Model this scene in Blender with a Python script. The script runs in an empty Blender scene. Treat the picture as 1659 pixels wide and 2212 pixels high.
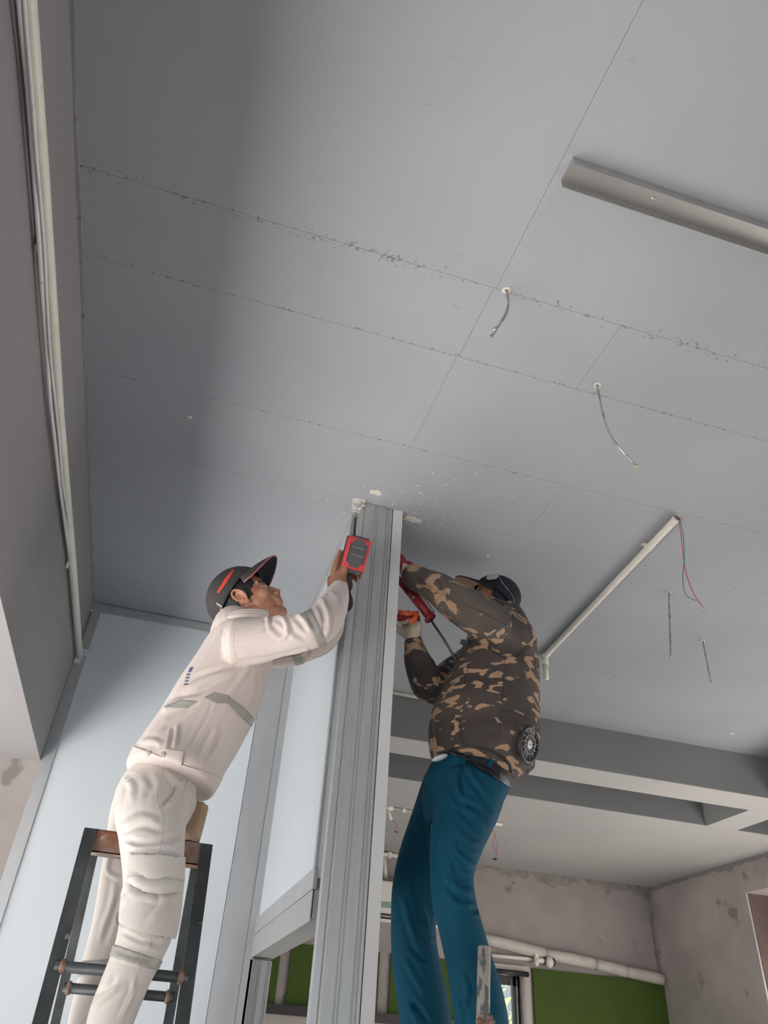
import bpy, bmesh, math, random
import numpy as np
from mathutils import Vector, Matrix, noise
from mathutils.bvhtree import BVHTree
random.seed(7)
sc = bpy.context.scene
C = sc.collection
V = Vector
# ---------------------------------------------------------------- camera
FW, FH, FPX = 1659, 2212, 1617.31
O = V((0, 0, 1.6))
_p, _y, _r = 0.63607938, -0.24625632, 0.07383985
FWD = V((-math.sin(_y)*math.cos(_p), math.cos(_y)*math.cos(_p), math.sin(_p)))
_ri = V((math.cos(_y), math.sin(_y), 0)); _up = _ri.cross(FWD)
RIGHT = _ri*math.cos(_r) + _up*math.sin(_r)
UP = -_ri*math.sin(_r) + _up*math.cos(_r)
cam = bpy.data.cameras.new('camera'); co = bpy.data.objects.new('camera', cam); C.objects.link(co)
co.matrix_world = Matrix(((RIGHT.x, UP.x, -FWD.x, O.x), (RIGHT.y, UP.y, -FWD.y, O.y), (RIGHT.z, UP.z, -FWD.z, O.z), (0, 0, 0, 1)))
cam.sensor_fit = 'VERTICAL'; cam.sensor_height = 24.0; cam.lens = 24.0*FPX/FH
cam.clip_start = 0.05; cam.clip_end = 200
sc.camera = co
# ---------------------------------------------------------------- world, sun, lights, exposure
w = bpy.data.worlds.new('sky'); sc.world = w; w.use_nodes = True
bg = w.node_tree.nodes['Background']; bg.inputs[0].default_value = (0.80, 0.90, 1.0, 1); bg.inputs[1].default_value = 0.7
sun = bpy.data.lights.new('sun', 'SUN'); sun.energy = 46.0; sun.angle = math.radians(3); sun.color = (1.0, 0.985, 0.975)
so = bpy.data.objects.new('sun', sun); C.objects.link(so)
so.rotation_euler = V((-0.22, 0.0, -0.975)).to_track_quat('-Z', 'Y').to_euler()   # high sun from the far side of the building
def area(name, loc, d, sx, sy, e, col):
    l = bpy.data.lights.new(name, 'AREA'); l.shape = 'RECTANGLE'; l.size = sx; l.size_y = sy; l.energy = e; l.color = col
    o = bpy.data.objects.new(name, l); C.objects.link(o); o.location = loc
    o.rotation_euler = V(d).to_track_quat('-Z', 'Y').to_euler(); return o
# daylight through the big openings of the room: the doorway beside the camera, the shop front behind it, the door in the right wall
area('daylight_shop_front', (2.2, -3.4, 1.2), (0.0, 1, 0.10), 4.0, 2.0, 25, (0.96, 0.98, 1.0))
area('daylight_right_door', (4.84, 3.2, 1.3), (-1, 0.15, 0.10), 4.6, 2.2, 115, (1.0, 0.95, 0.90))
sc.view_settings.view_transform = 'Standard'; sc.view_settings.look = 'None'
sc.view_settings.exposure = 0.12; sc.view_settings.gamma = 1.0; sc.view_settings.use_curve_mapping = False
sc.cycles.use_denoising = True
sc.cycles.max_bounces = 8; sc.cycles.diffuse_bounces = 5

# ---------------------------------------------------------------- pixel -> room helpers (photo used as a ruler)
def ray(px, py): return (FWD*FPX + RIGHT*(px-FW/2) - UP*(py-FH/2)).normalized()
def az(px, py, z): d = ray(px, py); return O + d*((z-O.z)/d.z)
def ay(px, py, y): d = ray(px, py); return O + d*(y/d.y)
def ax(px, py, x): d = ray(px, py); return O + d*(x/d.x)
def scale_at(p): return (p-O).dot(FWD)/FPX         # metres per photo pixel at p
# ---------------------------------------------------------------- materials
def mat(name, col, rough=0.6, metal=0.0, col2=None, nscale=6.0, detail=5.0, contrast=(0.35, 0.65), bump=0.0, bscale=60.0,
        stretch=(1, 1, 1), dirt=None, dscale=20.0, dthr=0.7, emit=0.0, sheen=0.0, spec=0.5):
    m = bpy.data.materials.new(name); m.use_nodes = True
    nt = m.node_tree; N = nt.nodes; L = nt.links; b = N['Principled BSDF']
    b.inputs['Roughness'].default_value = rough; b.inputs['Metallic'].default_value = metal
    b.inputs['Base Color'].default_value = (*col, 1); b.inputs['Specular IOR Level'].default_value = spec
    if sheen: b.inputs['Sheen Weight'].default_value = sheen; b.inputs['Sheen Roughness'].default_value = 0.6
    tc = N.new('ShaderNodeTexCoord'); mp = N.new('ShaderNodeMapping'); L.new(tc.outputs['Object'], mp.inputs[0]); mp.inputs['Scale'].default_value = stretch
    def nz(scale, det):
        n = N.new('ShaderNodeTexNoise'); L.new(mp.outputs[0], n.inputs['Vector']); n.inputs['Scale'].default_value = scale; n.inputs['Detail'].default_value = det
        return n.outputs['Fac']
    def ramp(src, a, c):
        r = N.new('ShaderNodeMapRange'); L.new(src, r.inputs[0]); r.inputs[1].default_value = a; r.inputs[2].default_value = c; return r.outputs[0]
    def mix(f, a, c):
        x = N.new('ShaderNodeMix'); x.data_type = 'RGBA'; L.new(f, x.inputs[0])
        for i, s in ((6, a), (7, c)):
            if isinstance(s, tuple): x.inputs[i].default_value = (*s, 1)
            else: L.new(s, x.inputs[i])
        return x.outputs[2]
    out = None
    if col2: out = mix(ramp(nz(nscale, detail), *contrast), col, col2)
    if dirt: out = mix(ramp(nz(dscale, 8), dthr, dthr+0.06), out if out else col, dirt)
    if out: L.new(out, b.inputs['Base Color'])
    if bump:
        bp = N.new('ShaderNodeBump'); bp.inputs['Strength'].default_value = bump; bp.inputs['Distance'].default_value = 0.004
        L.new(nz(bscale, 6), bp.inputs['Height']); L.new(bp.outputs[0], b.inputs['Normal'])
    m['h'] = 0
    m_nodes[name] = (nt, b, mp, nz, ramp, mix, out)
    return m
m_nodes = {}
def sr(r, g, b): f = lambda c: ((c/255+0.055)/1.055)**2.4 if c > 10 else c/255/12.92; return (f(r), f(g), f(b))

M_board = mat('cement_board', (0.305, 0.322, 0.345), 0.75, col2=(0.34, 0.354, 0.372), nscale=1.3, detail=7, bump=0.12, bscale=35, dirt=(0.285, 0.30, 0.32), dscale=16, dthr=0.70)
def seam_specks(m):          # ragged dark filler crumbs along the joints near y=1.29 and y=1.58
    nt, b, mp, nz, ramp, mix, out = m_nodes['cement_board']; N = nt.nodes; L = nt.links
    g = N.new('ShaderNodeNewGeometry'); s = N.new('ShaderNodeSeparateXYZ'); L.new(g.outputs['Position'], s.inputs[0])
    n2 = N.new('ShaderNodeTexNoise'); L.new(g.outputs['Position'], n2.inputs['Vector']); n2.inputs['Scale'].default_value = 85; n2.inputs['Detail'].default_value = 5
    n3 = N.new('ShaderNodeTexNoise'); L.new(g.outputs['Position'], n3.inputs['Vector']); n3.inputs['Scale'].default_value = 3; n3.inputs['Detail'].default_value = 3
    cur = out
    for y0, wd, thr in ((1.288, 0.03, 0.60), (1.578, 0.012, 0.60), (2.06, 0.008, 0.60)):
        def mth(op, a, c=None):
            x = N.new('ShaderNodeMath'); x.operation = op
            for i, s_ in ((0, a), (1, c)):
                if s_ is None: continue
                if isinstance(s_, (int, float)): x.inputs[i].default_value = s_
                else: L.new(s_, x.inputs[i])
            return x.outputs[0]
        d = mth('ABSOLUTE', mth('SUBTRACT', s.outputs[1], y0))
        band = mth('LESS_THAN', d, wd)
        near = mth('SUBTRACT', 1.0, mth('DIVIDE', d, wd))
        f = mth('MULTIPLY', band, mth('GREATER_THAN', mth('ADD', n2.outputs[0], mth('MULTIPLY', mth('ADD', near, n3.outputs[0]), 0.10)), thr+0.145))
        f = mth('MULTIPLY', f, 0.6)
        cur = mix(f, cur, (0.09, 0.095, 0.10))
    L.new(cur, b.inputs['Base Color'])
seam_specks(M_board)
M_slab = mat('slab_gap', (0.24, 0.25, 0.26), 0.9)
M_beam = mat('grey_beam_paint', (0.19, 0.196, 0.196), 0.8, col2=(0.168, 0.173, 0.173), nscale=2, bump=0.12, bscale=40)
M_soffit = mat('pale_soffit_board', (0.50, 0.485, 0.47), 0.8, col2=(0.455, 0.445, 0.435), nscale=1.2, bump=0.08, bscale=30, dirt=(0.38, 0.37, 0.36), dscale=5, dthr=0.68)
M_plaster = mat('raw_plaster', (0.40, 0.355, 0.335), 0.92, col2=(0.29, 0.26, 0.25), nscale=2.2, detail=9, contrast=(0.32, 0.70), bump=0.35, bscale=25, dirt=(0.22, 0.19, 0.175), dscale=5, dthr=0.66)
M_plaster_left = mat('grey_mauve_plaster', (0.30, 0.285, 0.285), 0.9, col2=(0.255, 0.245, 0.25), nscale=2.0, detail=8, bump=0.25, bscale=22, stretch=(1, 0.35, 1))
M_plaster_lit = mat('raw_plaster_lit', (0.62, 0.56, 0.53), 0.92, col2=(0.42, 0.375, 0.36), nscale=2.2, detail=9, contrast=(0.32, 0.70), bump=0.35, bscale=25, dirt=(0.33, 0.29, 0.27), dscale=5, dthr=0.66)  # raw plaster again, brightened to carry the light falling on the right wall
M_smear = mat('dark_mortar_smear', (0.225, 0.20, 0.185), 0.95, col2=(0.30, 0.27, 0.25), nscale=14, bump=0.6, bscale=40)
M_panel = mat('white_coated_panel', (0.60, 0.645, 0.685), 0.32, col2=(0.575, 0.62, 0.66), nscale=1.5, spec=0.5)
M_trim = mat('aluminium_trim', (0.52, 0.53, 0.54), 0.38, metal=0.55, col2=(0.46, 0.47, 0.48), nscale=8, stretch=(1, 1, 0.2))
M_steel = mat('galvanised_steel', (0.46, 0.47, 0.46), 0.45, metal=0.5, col2=(0.40, 0.41, 0.405), nscale=14, detail=9, contrast=(0.30, 0.72), stretch=(5, 5, 0.5), bump=0.0)
M_track = mat('white_powder_track', (0.60, 0.595, 0.58), 0.5, col2=(0.56, 0.555, 0.55), nscale=4)
M_channel = mat('channel_zinc', (0.55, 0.535, 0.51), 0.33, metal=0.75, col2=(0.50, 0.49, 0.47), nscale=5)
M_pvc = mat('pvc_cream', (0.78, 0.74, 0.66), 0.42, col2=(0.71, 0.675, 0.60), nscale=12, dirt=(0.45, 0.42, 0.38), dscale=30, dthr=0.72)
M_cable = mat('white_cable', (0.74, 0.72, 0.70), 0.45, dirt=(0.35, 0.34, 0.33), dscale=60, dthr=0.66, col2=(0.70, 0.68, 0.66))
M_rod = mat('zinc_rod', (0.55, 0.54, 0.51), 0.4, metal=0.7, col2=(0.28, 0.27, 0.25), nscale=40)
M_rust = mat('rusty_steel', (0.30, 0.23, 0.19), 0.75, metal=0.3, col2=(0.22, 0.10, 0.055), nscale=14, detail=9, contrast=(0.42, 0.6), bump=0.5, bscale=60, dirt=(0.50, 0.45, 0.40), dscale=22, dthr=0.62)
M_dsteel = mat('dark_steel', (0.095, 0.105, 0.108), 0.5, metal=0.55, col2=(0.055, 0.06, 0.062), nscale=10, detail=9, bump=0.3, bscale=60, dirt=(0.30, 0.29, 0.27), dscale=20, dthr=0.68)
M_psteel = mat('paint_flaked_pipe', (0.60, 0.54, 0.46), 0.5, metal=0.2, col2=(0.22, 0.225, 0.23), nscale=30, detail=9, contrast=(0.50, 0.55), stretch=(2.0, 2.0, 0.6), bump=0.5, bscale=50)
M_weld = mat('rust_weld', (0.16, 0.08, 0.05), 0.9, col2=(0.28, 0.2, 0.15), nscale=60, bump=0.9, bscale=90)
M_wood = mat('raw_wood', (0.46, 0.33, 0.22), 0.8, col2=(0.30, 0.205, 0.13), nscale=14, detail=9, stretch=(2.5, 2.5, 0.35), bump=0.5, bscale=60)
M_beige = mat('beige_cotton', (0.61, 0.525, 0.485), 0.88, col2=(0.55, 0.465, 0.425), nscale=5, bump=0.10, bscale=420, sheen=0.25, dirt=(0.50, 0.42, 0.37), dscale=7, dthr=0.70)
M_beige_t = mat('greyish_beige_cotton', (0.57, 0.525, 0.49), 0.88, col2=(0.52, 0.47, 0.435), nscale=4, bump=0.10, bscale=420, sheen=0.25, dirt=(0.52, 0.44, 0.38), dscale=6, dthr=0.70)
M_reflect = mat('reflective_tape', (0.33, 0.315, 0.285), 0.45, col2=(0.28, 0.265, 0.235), nscale=12, bump=0.12, bscale=300)
M_teal = mat('teal_twill', (0.006, 0.070, 0.116), 0.75, col2=(0.005, 0.056, 0.096), nscale=4, bump=0.08, bscale=500, spec=0.12)
M_skin = mat('skin', (0.42, 0.200, 0.122), 0.5, col2=(0.35, 0.160, 0.098), nscale=22, bump=0.08, bscale=180)
m_nodes['skin'][1].inputs['Subsurface Weight'].default_value = 0.08
m_nodes['skin'][1].inputs['Subsurface Radius'].default_value = (0.02, 0.008, 0.004)
M_lip = mat('lip_skin', (0.36, 0.13, 0.10), 0.45)
M_nail = mat('dark_fingernail', (0.20, 0.07, 0.07), 0.4)
M_hair = mat('black_hair', (0.006, 0.007, 0.012), 0.55, col2=(0.02, 0.022, 0.03), nscale=60, bump=0.7, bscale=160, stretch=(1, 1, 3))
M_cap = mat('charcoal_cap_cloth', (0.032, 0.029, 0.031), 0.9, col2=(0.05, 0.044, 0.045), nscale=10, bump=0.2, bscale=350, dirt=(0.12, 0.11, 0.10), dscale=40, dthr=0.74)
M_capb = mat('black_cap_cloth', (0.010, 0.013, 0.020), 0.85, bump=0.15, bscale=350)
M_redtrim = mat('red_trim', (0.60, 0.055, 0.03), 0.7, bump=0.1, bscale=300)
M_redpip = mat('dusty_red_piping', (0.42, 0.12, 0.12), 0.7)
M_tan = mat('tan_brim_lining', (0.50, 0.35, 0.24), 0.85, col2=(0.42, 0.29, 0.2), nscale=20, bump=0.1, bscale=300)
M_white = mat('eye_white', (0.70, 0.66, 0.62), 0.3)
M_black = mat('black_plastic', (0.018, 0.018, 0.020), 0.45, col2=(0.03, 0.03, 0.032), nscale=20)
M_dgrey = mat('dark_grey_plastic', (0.05, 0.052, 0.056), 0.5, col2=(0.075, 0.075, 0.08), nscale=12, bump=0.1, bscale=200)
M_red = mat('red_plastic', (0.62, 0.045, 0.055), 0.42, col2=(0.50, 0.04, 0.045), nscale=14, dirt=(0.55, 0.25, 0.25), dscale=40, dthr=0.70)
M_metal = mat('bright_metal', (0.62, 0.62, 0.60), 0.25, metal=1.0)
M_brass = mat('brass', (0.70, 0.45, 0.15), 0.35, metal=0.9)
M_knit = mat('cream_knit', (0.68, 0.60, 0.47), 0.95, col2=(0.60, 0.52, 0.40), nscale=20, bump=0.5, bscale=220)
M_latex = mat('red_latex', (0.45, 0.025, 0.05), 0.38, col2=(0.33, 0.018, 0.035), nscale=25, bump=0.4, bscale=120)
M_orange = mat('orange_plastic', (0.72, 0.13, 0.03), 0.45, col2=(0.6, 0.1, 0.02), nscale=20)
M_gunred = mat('dusty_red_paint', (0.34, 0.03, 0.03), 0.45, col2=(0.24, 0.025, 0.025), nscale=14)
M_tube = mat('grey_cartridge', (0.42, 0.40, 0.41), 0.4)
M_belt = mat('black_leather', (0.012, 0.013, 0.017), 0.32, bump=0.15, bscale=150)
M_navy = mat('navy_cloth', (0.008, 0.010, 0.028), 0.85)
M_green = mat('green_paint', (0.055, 0.100, 0.008), 0.8, col2=(0.046, 0.084, 0.007), nscale=3, bump=0.1, bscale=30)
M_ac = mat('cream_plastic', (0.72, 0.68, 0.62), 0.4)
M_acteal = mat('teal_plastic', (0.24, 0.34, 0.32), 0.4)
M_wrap = mat('white_pipe_wrap', (0.62, 0.57, 0.52), 0.6, col2=(0.54, 0.49, 0.44), nscale=9, bump=0.5, bscale=40)
M_wirer = mat('red_wire', (0.62, 0.03, 0.07), 0.4)
M_wireg = mat('green_wire', (0.01, 0.20, 0.13), 0.4)
M_chip = mat('pale_exposed_filler', (0.70, 0.66, 0.60), 0.95, col2=(0.60, 0.56, 0.5), nscale=60, bump=0.8, bscale=120)
M_frame = mat('black_window_frame', (0.015, 0.015, 0.016), 0.4)
M_sill = mat('dark_stone_ledge', (0.03, 0.022, 0.022), 0.4)
M_whitewall = mat('white_wall_paint', (0.55, 0.51, 0.47), 0.85, col2=(0.48, 0.44, 0.41), nscale=3)
M_brownwall = mat('brown_plaster', (0.20, 0.14, 0.12), 0.9, col2=(0.15, 0.105, 0.09), nscale=4, bump=0.3, bscale=30)
M_ground = mat('pale_concrete_ground', (0.60, 0.585, 0.56), 0.9, col2=(0.54, 0.525, 0.5), nscale=2)
M_ground_dark = mat('added_dark_ground', (0.13, 0.125, 0.12), 0.95, col2=(0.10, 0.097, 0.095), nscale=3)
M_floor = mat('dusty_concrete_floor', (0.48, 0.465, 0.45), 0.9, col2=(0.42, 0.41, 0.40), nscale=2)
M_leaf = mat('bright_leaf', (0.16, 0.34, 0.04), 0.5, col2=(0.30, 0.48, 0.10), nscale=6)
M_bark = mat('bark', (0.10, 0.07, 0.05), 0.9)
M_shoe = mat('dark_canvas', (0.03, 0.035, 0.04), 0.8)
M_shirt = mat('white_shirt', (0.62, 0.62, 0.64), 0.8)
M_print = mat('blue_grey_print', (0.10, 0.13, 0.24), 0.7)

M_glass = bpy.data.materials.new('window_glass'); M_glass.use_nodes = True
_b = M_glass.node_tree.nodes['Principled BSDF']; _b.inputs['Transmission Weight'].default_value = 1; _b.inputs['Roughness'].default_value = 0.02; _b.inputs['IOR'].default_value = 1.05

def camo_mat(name, base, tan, mid, thr=0.60, sc_=(10, 10, 24)):
    m = mat(name, base, 0.85, bump=0.08, bscale=400, sheen=0.05)
    nt, b, mp, nz, ramp, mix, out = m_nodes[name]; N = nt.nodes; L = nt.links
    tc = N.new('ShaderNodeTexCoord'); m2 = N.new('ShaderNodeMapping'); L.new(tc.outputs['Object'], m2.inputs[0]); m2.inputs['Scale'].default_value = sc_
    m2.inputs['Rotation'].default_value = (0.15, 0.25, 0.3)
    wn = N.new('ShaderNodeTexNoise'); L.new(m2.outputs[0], wn.inputs['Vector']); wn.inputs['Scale'].default_value = 0.9; wn.inputs['Detail'].default_value = 1
    va = N.new('ShaderNodeVectorMath'); va.operation = 'MULTIPLY_ADD'; L.new(wn.outputs['Color'], va.inputs[0]); va.inputs[1].default_value = (1.6, 1.6, 1.6); L.new(m2.outputs[0], va.inputs[2])
    n1 = N.new('ShaderNodeTexNoise'); L.new(va.outputs[0], n1.inputs['Vector']); n1.inputs['Scale'].default_value = 1.15; n1.inputs['Detail'].default_value = 1.6; n1.inputs['Roughness'].default_value = 0.45
    n2 = N.new('ShaderNodeTexNoise'); L.new(m2.outputs[0], n2.inputs['Vector']); n2.inputs['Scale'].default_value = 0.35; n2.inputs['Detail'].default_value = 2
    c1 = mix(ramp(n2.outputs[0], 0.40, 0.60), base, mid)
    c2 = mix(ramp(n1.outputs[0], thr, thr+0.012), c1, tan)
    L.new(c2, b.inputs['Base Color'])
    return m
M_camo = camo_mat('brown_camouflage', (0.040, 0.029, 0.025), (0.36, 0.225, 0.14), (0.062, 0.047, 0.040), 0.585)
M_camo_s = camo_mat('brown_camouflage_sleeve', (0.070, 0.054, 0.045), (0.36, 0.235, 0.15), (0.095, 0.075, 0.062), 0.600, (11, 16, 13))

# ---------------------------------------------------------------- mesh helpers
def link(name, me, m, parent=None):
    o = bpy.data.objects.new(name, me); C.objects.link(o)
    if m: me.materials.append(m)
    if parent:
        o.parent = parent; o.matrix_parent_inverse = Matrix.Translation(-parent.location)
    return o
def obj(name, bm, m, parent=None, smooth=False):
    bmesh.ops.recalc_face_normals(bm, faces=bm.faces)
    me = bpy.data.meshes.new(name); bm.to_mesh(me); bm.free()
    if smooth:
        for p in me.polygons: p.use_smooth = True
    return link(name, me, m, parent)
def tag(o, label, cat, group=None):
    o['label'] = label; o['category'] = cat
    if group: o['group'] = group
    return o
def thing(name, label, cat, loc=(0, 0, 0), group=None):
    o = bpy.data.objects.new(name, None); C.objects.link(o); o.location = loc; o.empty_display_size = 0.1
    return tag(o, label, cat, group)
def struct(name, bm, m, parent=None, smooth=False):
    o = obj(name, bm, m, parent, smooth)
    if not parent: o['kind'] = 'structure'
    return o
def B(): return bmesh.new()
def box(bm, a, b):
    x0, y0, z0 = a; x1, y1, z1 = b
    vs = [bm.verts.new(p) for p in ((x0,y0,z0),(x1,y0,z0),(x1,y1,z0),(x0,y1,z0),(x0,y0,z1),(x1,y0,z1),(x1,y1,z1),(x0,y1,z1))]
    for f in ((0,3,2,1),(4,5,6,7),(0,1,5,4),(1,2,6,5),(2,3,7,6),(3,0,4,7)): bm.faces.new([vs[i] for i in f])
    return bm
def obox(bm, c, u, v, n, su, sv, sn, bev=0.0):     # oriented box with full sizes
    c, u, v, n = V(c), V(u).normalized(), V(v).normalized(), V(n).normalized()
    vs = []
    for k in (-.5, .5):
        for i, j in ((-.5, -.5), (.5, -.5), (.5, .5), (-.5, .5)): vs.append(bm.verts.new(c+u*su*i+v*sv*j+n*sn*k))
    fs = [bm.faces.new([vs[i] for i in f]) for f in ((0,3,2,1),(4,5,6,7),(0,1,5,4),(1,2,6,5),(2,3,7,6),(3,0,4,7))]
    if bev:
        es = list({e for f in fs for e in f.edges})
        bmesh.ops.bevel(bm, geom=es, offset=bev, segments=2, affect='EDGES', profile=0.6)
    return bm
def bar(bm, p0, p1, wdt, dep, side, bev=0.0):      # box along p0-p1; side = direction of its width
    p0, p1 = V(p0), V(p1); a = (p1-p0).normalized(); s = V(side); s = (s-a*s.dot(a)).normalized(); d = a.cross(s)
    return obox(bm, (p0+p1)/2, s, d, a, wdt, dep, (p1-p0).length, bev)
def cat_rom(P, n):
    P = [np.array(p, float) for p in P]; out = []
    Q = [2*P[0]-P[1]]+P+[2*P[-1]-P[-2]]
    for i in range(1, len(Q)-2):
        a, b, c, d = Q[i-1:i+3]
        for k in range(n):
            t = k/n
            out.append(0.5*((2*b)+(-a+c)*t+(2*a-5*b+4*c-d)*t*t+(-a+3*b-3*c+d)*t**3))
    out.append(P[-1]); return out
def tube(bm, pts, r, seg=10, sub=0, caps=True):
    if sub: pts = [V(p) for p in cat_rom([tuple(p) for p in pts], sub)]
    pts = [V(p) for p in pts]; rs = r if isinstance(r, (list, tuple)) else [r]*len(pts)
    if len(rs) != len(pts): rs = list(np.interp(np.linspace(0, 1, len(pts)), np.linspace(0, 1, len(rs)), rs))
    rings = []; up = None
    for i, p in enumerate(pts):
        t = (pts[min(i+1, len(pts)-1)]-pts[max(i-1, 0)]).normalized()
        if up is None: up = V((0, 0, 1)) if abs(t.z) < .9 else V((1, 0, 0))
        u = (up-t*up.dot(t)).normalized(); up = u; v = t.cross(u)
        rings.append([bm.verts.new(p+(u*math.cos(2*math.pi*k/seg)+v*math.sin(2*math.pi*k/seg))*rs[i]) for k in range(seg)])
    for a, b in zip(rings, rings[1:]):
        for k in range(seg): bm.faces.new((a[k], a[(k+1) % seg], b[(k+1) % seg], b[k]))
    if caps: bm.faces.new(rings[0][::-1]); bm.faces.new(rings[-1])
    return bm
def ellip(bm, c, r, M=None, u=20, v=14):
    res = bmesh.ops.create_uvsphere(bm, u_segments=u, v_segments=v, radius=1.0)
    for vv in res['verts']:
        p = V((vv.co.x*r[0], vv.co.y*r[1], vv.co.z*r[2]))
        vv.co = (M @ p if M else p)+V(c)
    return bm
def prism(bm, prof, z0, z1):                       # closed (x,y) outline pulled up in z
    a = [bm.verts.new((x, y, z0)) for x, y in prof]; b = [bm.verts.new((x, y, z1)) for x, y in prof]; n = len(prof)
    for i in range(n): bm.faces.new((a[i], a[(i+1) % n], b[(i+1) % n], b[i]))
    bm.faces.new(a[::-1]); bm.faces.new(b); return bm
def plate(bm, pts, n, th):                         # polygon with thickness along n
    n = V(n).normalized(); a = [bm.verts.new(V(p)) for p in pts]; b = [bm.verts.new(V(p)+n*th) for p in pts]; k = len(pts)
    for i in range(k): bm.faces.new((a[i], a[(i+1) % k], b[(i+1) % k], b[i]))
    bm.faces.new(a[::-1]); bm.faces.new(b); return bm

# ================================================================ STRUCTURE
ZC, ZB = 3.5, 3.214
fl = struct('floor', box(B(), (-0.85, -3.6, -0.1), (6.4, 7.5, 0)), M_floor)
struct('ground', box(B(), (-4.2, -12, -0.2), (-0.85, 16, -0.02)), M_ground)
struct('ground_added_dark', box(B(), (-16, -12, -0.2), (-4.2, 16, -0.03)), M_ground_dark)  # unseen dark ground, added so only the pale strip bounces much light
# ceiling slab with its cement boards laid as separate sheets
ceil = struct('ceiling', box(B(), (-0.85, -3.6, ZC+0.006), (5.1, 7.5, ZC+0.2)), M_slab)
rows = [(-3.6, 1.288, (0.62,)), (1.288, 1.578, (0.612, 1.04)), (1.578, 2.06, (0.605,)), (2.06, 2.46, (1.25,)),
        (2.46, 3.528, (2.34,)), (3.528, 4.30, (2.34,))]
G = 0.0005
def board(x0, x1, y0, y1, z, m, name='ceiling_board', par=None):
    o = obj(name, box(B(), (x0+G, y0+G, z), (x1-G, y1-G, z+0.005)), m, par or ceil); return o
for y0, y1, xs in rows:
    xx = [-0.6]+list(xs)+[3.95]
    for a, b in zip(xx, xx[1:]): board(a, b, y0, y1, ZC, M_board)
# far beams and lower pale soffit, with the two pockets left open
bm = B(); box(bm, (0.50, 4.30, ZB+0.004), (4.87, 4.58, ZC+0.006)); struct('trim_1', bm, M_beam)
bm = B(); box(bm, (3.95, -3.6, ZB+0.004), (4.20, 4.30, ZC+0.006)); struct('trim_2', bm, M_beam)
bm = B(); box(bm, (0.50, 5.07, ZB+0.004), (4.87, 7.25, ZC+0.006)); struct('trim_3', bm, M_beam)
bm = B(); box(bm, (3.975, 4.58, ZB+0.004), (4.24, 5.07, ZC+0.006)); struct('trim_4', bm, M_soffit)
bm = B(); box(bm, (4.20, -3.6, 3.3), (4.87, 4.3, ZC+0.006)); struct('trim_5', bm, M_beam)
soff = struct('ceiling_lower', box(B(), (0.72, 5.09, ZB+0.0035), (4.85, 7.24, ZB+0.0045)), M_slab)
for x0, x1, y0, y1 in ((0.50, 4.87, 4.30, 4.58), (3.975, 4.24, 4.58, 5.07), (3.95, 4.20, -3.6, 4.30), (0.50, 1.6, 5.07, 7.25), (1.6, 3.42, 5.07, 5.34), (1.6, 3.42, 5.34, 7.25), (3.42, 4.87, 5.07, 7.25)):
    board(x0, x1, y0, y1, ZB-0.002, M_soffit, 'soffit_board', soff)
# left beam over the open side and the wall behind it
bm = B(); box(bm, (-0.85, -3.6, 2.652), (-0.60, 4.1, ZC+0.006)); wl = struct('wall_left', bm, M_plaster_left)
bm = B(); n_ = 60; rng = random.Random(3)
for i in range(n_):                                 # ragged filler bead where plaster meets ceiling
    y = -0.6+4.4*i/n_; wq = rng.uniform(0.003, 0.012)
    box(bm, (-0.60, y, ZC-rng.uniform(.002, .012)), (-0.60+wq, y+4.4/n_+0.01, ZC))
o = obj('filler_bead', bm, M_plaster_left, wl); o['kind'] = 'stuff'
bm = B(); box(bm, (-1.6, 3.86, 0), (-0.60, 4.1, 2.652)); struct('wall_left_return', bm, M_plaster)
bm = B(); box(bm, (-0.85, -3.6, 0), (-0.62, -0.35, 2.652)); struct('wall_left_blocker', bm, M_plaster)  # unseen, added to close the opening and darken the ceiling near the camera
bm = B(); box(bm, (-1.25, -3.6, 2.64), (-0.85, 3.86, 2.66)); box(bm, (-1.25, -3.6, 2.66), (-0.85, 4.1, 2.9)); struct('added_overhang', bm, M_whitewall)  # unseen overhang, its edge shaped to place the sun's shadow line outside
# white sandwich-panel partition: back face and corner
bm = B(); box(bm, (-0.58, 3.842, 0), (0.36, 3.95, 3.498)); pb = struct('wall_back_partition', bm, M_panel)
bm = B(); box(bm, (-0.60, 3.832, ZC-0.05), (0.515, 3.842, ZC-0.004)); obj('top_track', bm, M_trim, pb)
bm = B(); box(bm, (-0.598, 3.832, 0), (-0.545, 3.842, 3.195)); obj('side_track', bm, M_trim, pb)
bm = B(); box(bm, (-0.588, 3.832, 3.235), (-0.545, 3.842, ZC-0.052)); obj('side_track', bm, M_trim, pb)
bm = B(); box(bm, (0.362, 3.834, 0), (0.478, 3.95, ZC-0.05)); obj('corner_track', bm, M_trim, pb)
bm = B(); box(bm, (0.470, 3.835, 0), (0.482, 3.842, ZC-0.05)); obj('corner_groove', bm, M_slab, pb)
# side panel above the doorway
bm = B(); box(bm, (0.515, 2.57, 2.07), (0.56, 3.84, ZC-0.003)); ps = struct('wall_side_partition', bm, M_panel)
bm = B(); box(bm, (0.505, 2.565, ZC-0.05), (0.515, 3.84, ZC-0.002)); obj('top_track', bm, M_trim, ps)
bm = B(); box(bm, (0.503, 2.565, 2.035), (0.515, 3.84, 2.098)); obj('bottom_track', bm, M_trim, ps)
bm = B(); box(bm, (0.504, 2.57, 2.10), (0.515, 2.60, ZC-0.05)); obj('end_track', bm, M_trim, ps)
bm = B(); box(bm, (0.482, 3.80, 0), (0.515, 3.842, 3.45)); obj('corner_strip', bm, M_trim, ps)
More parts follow.
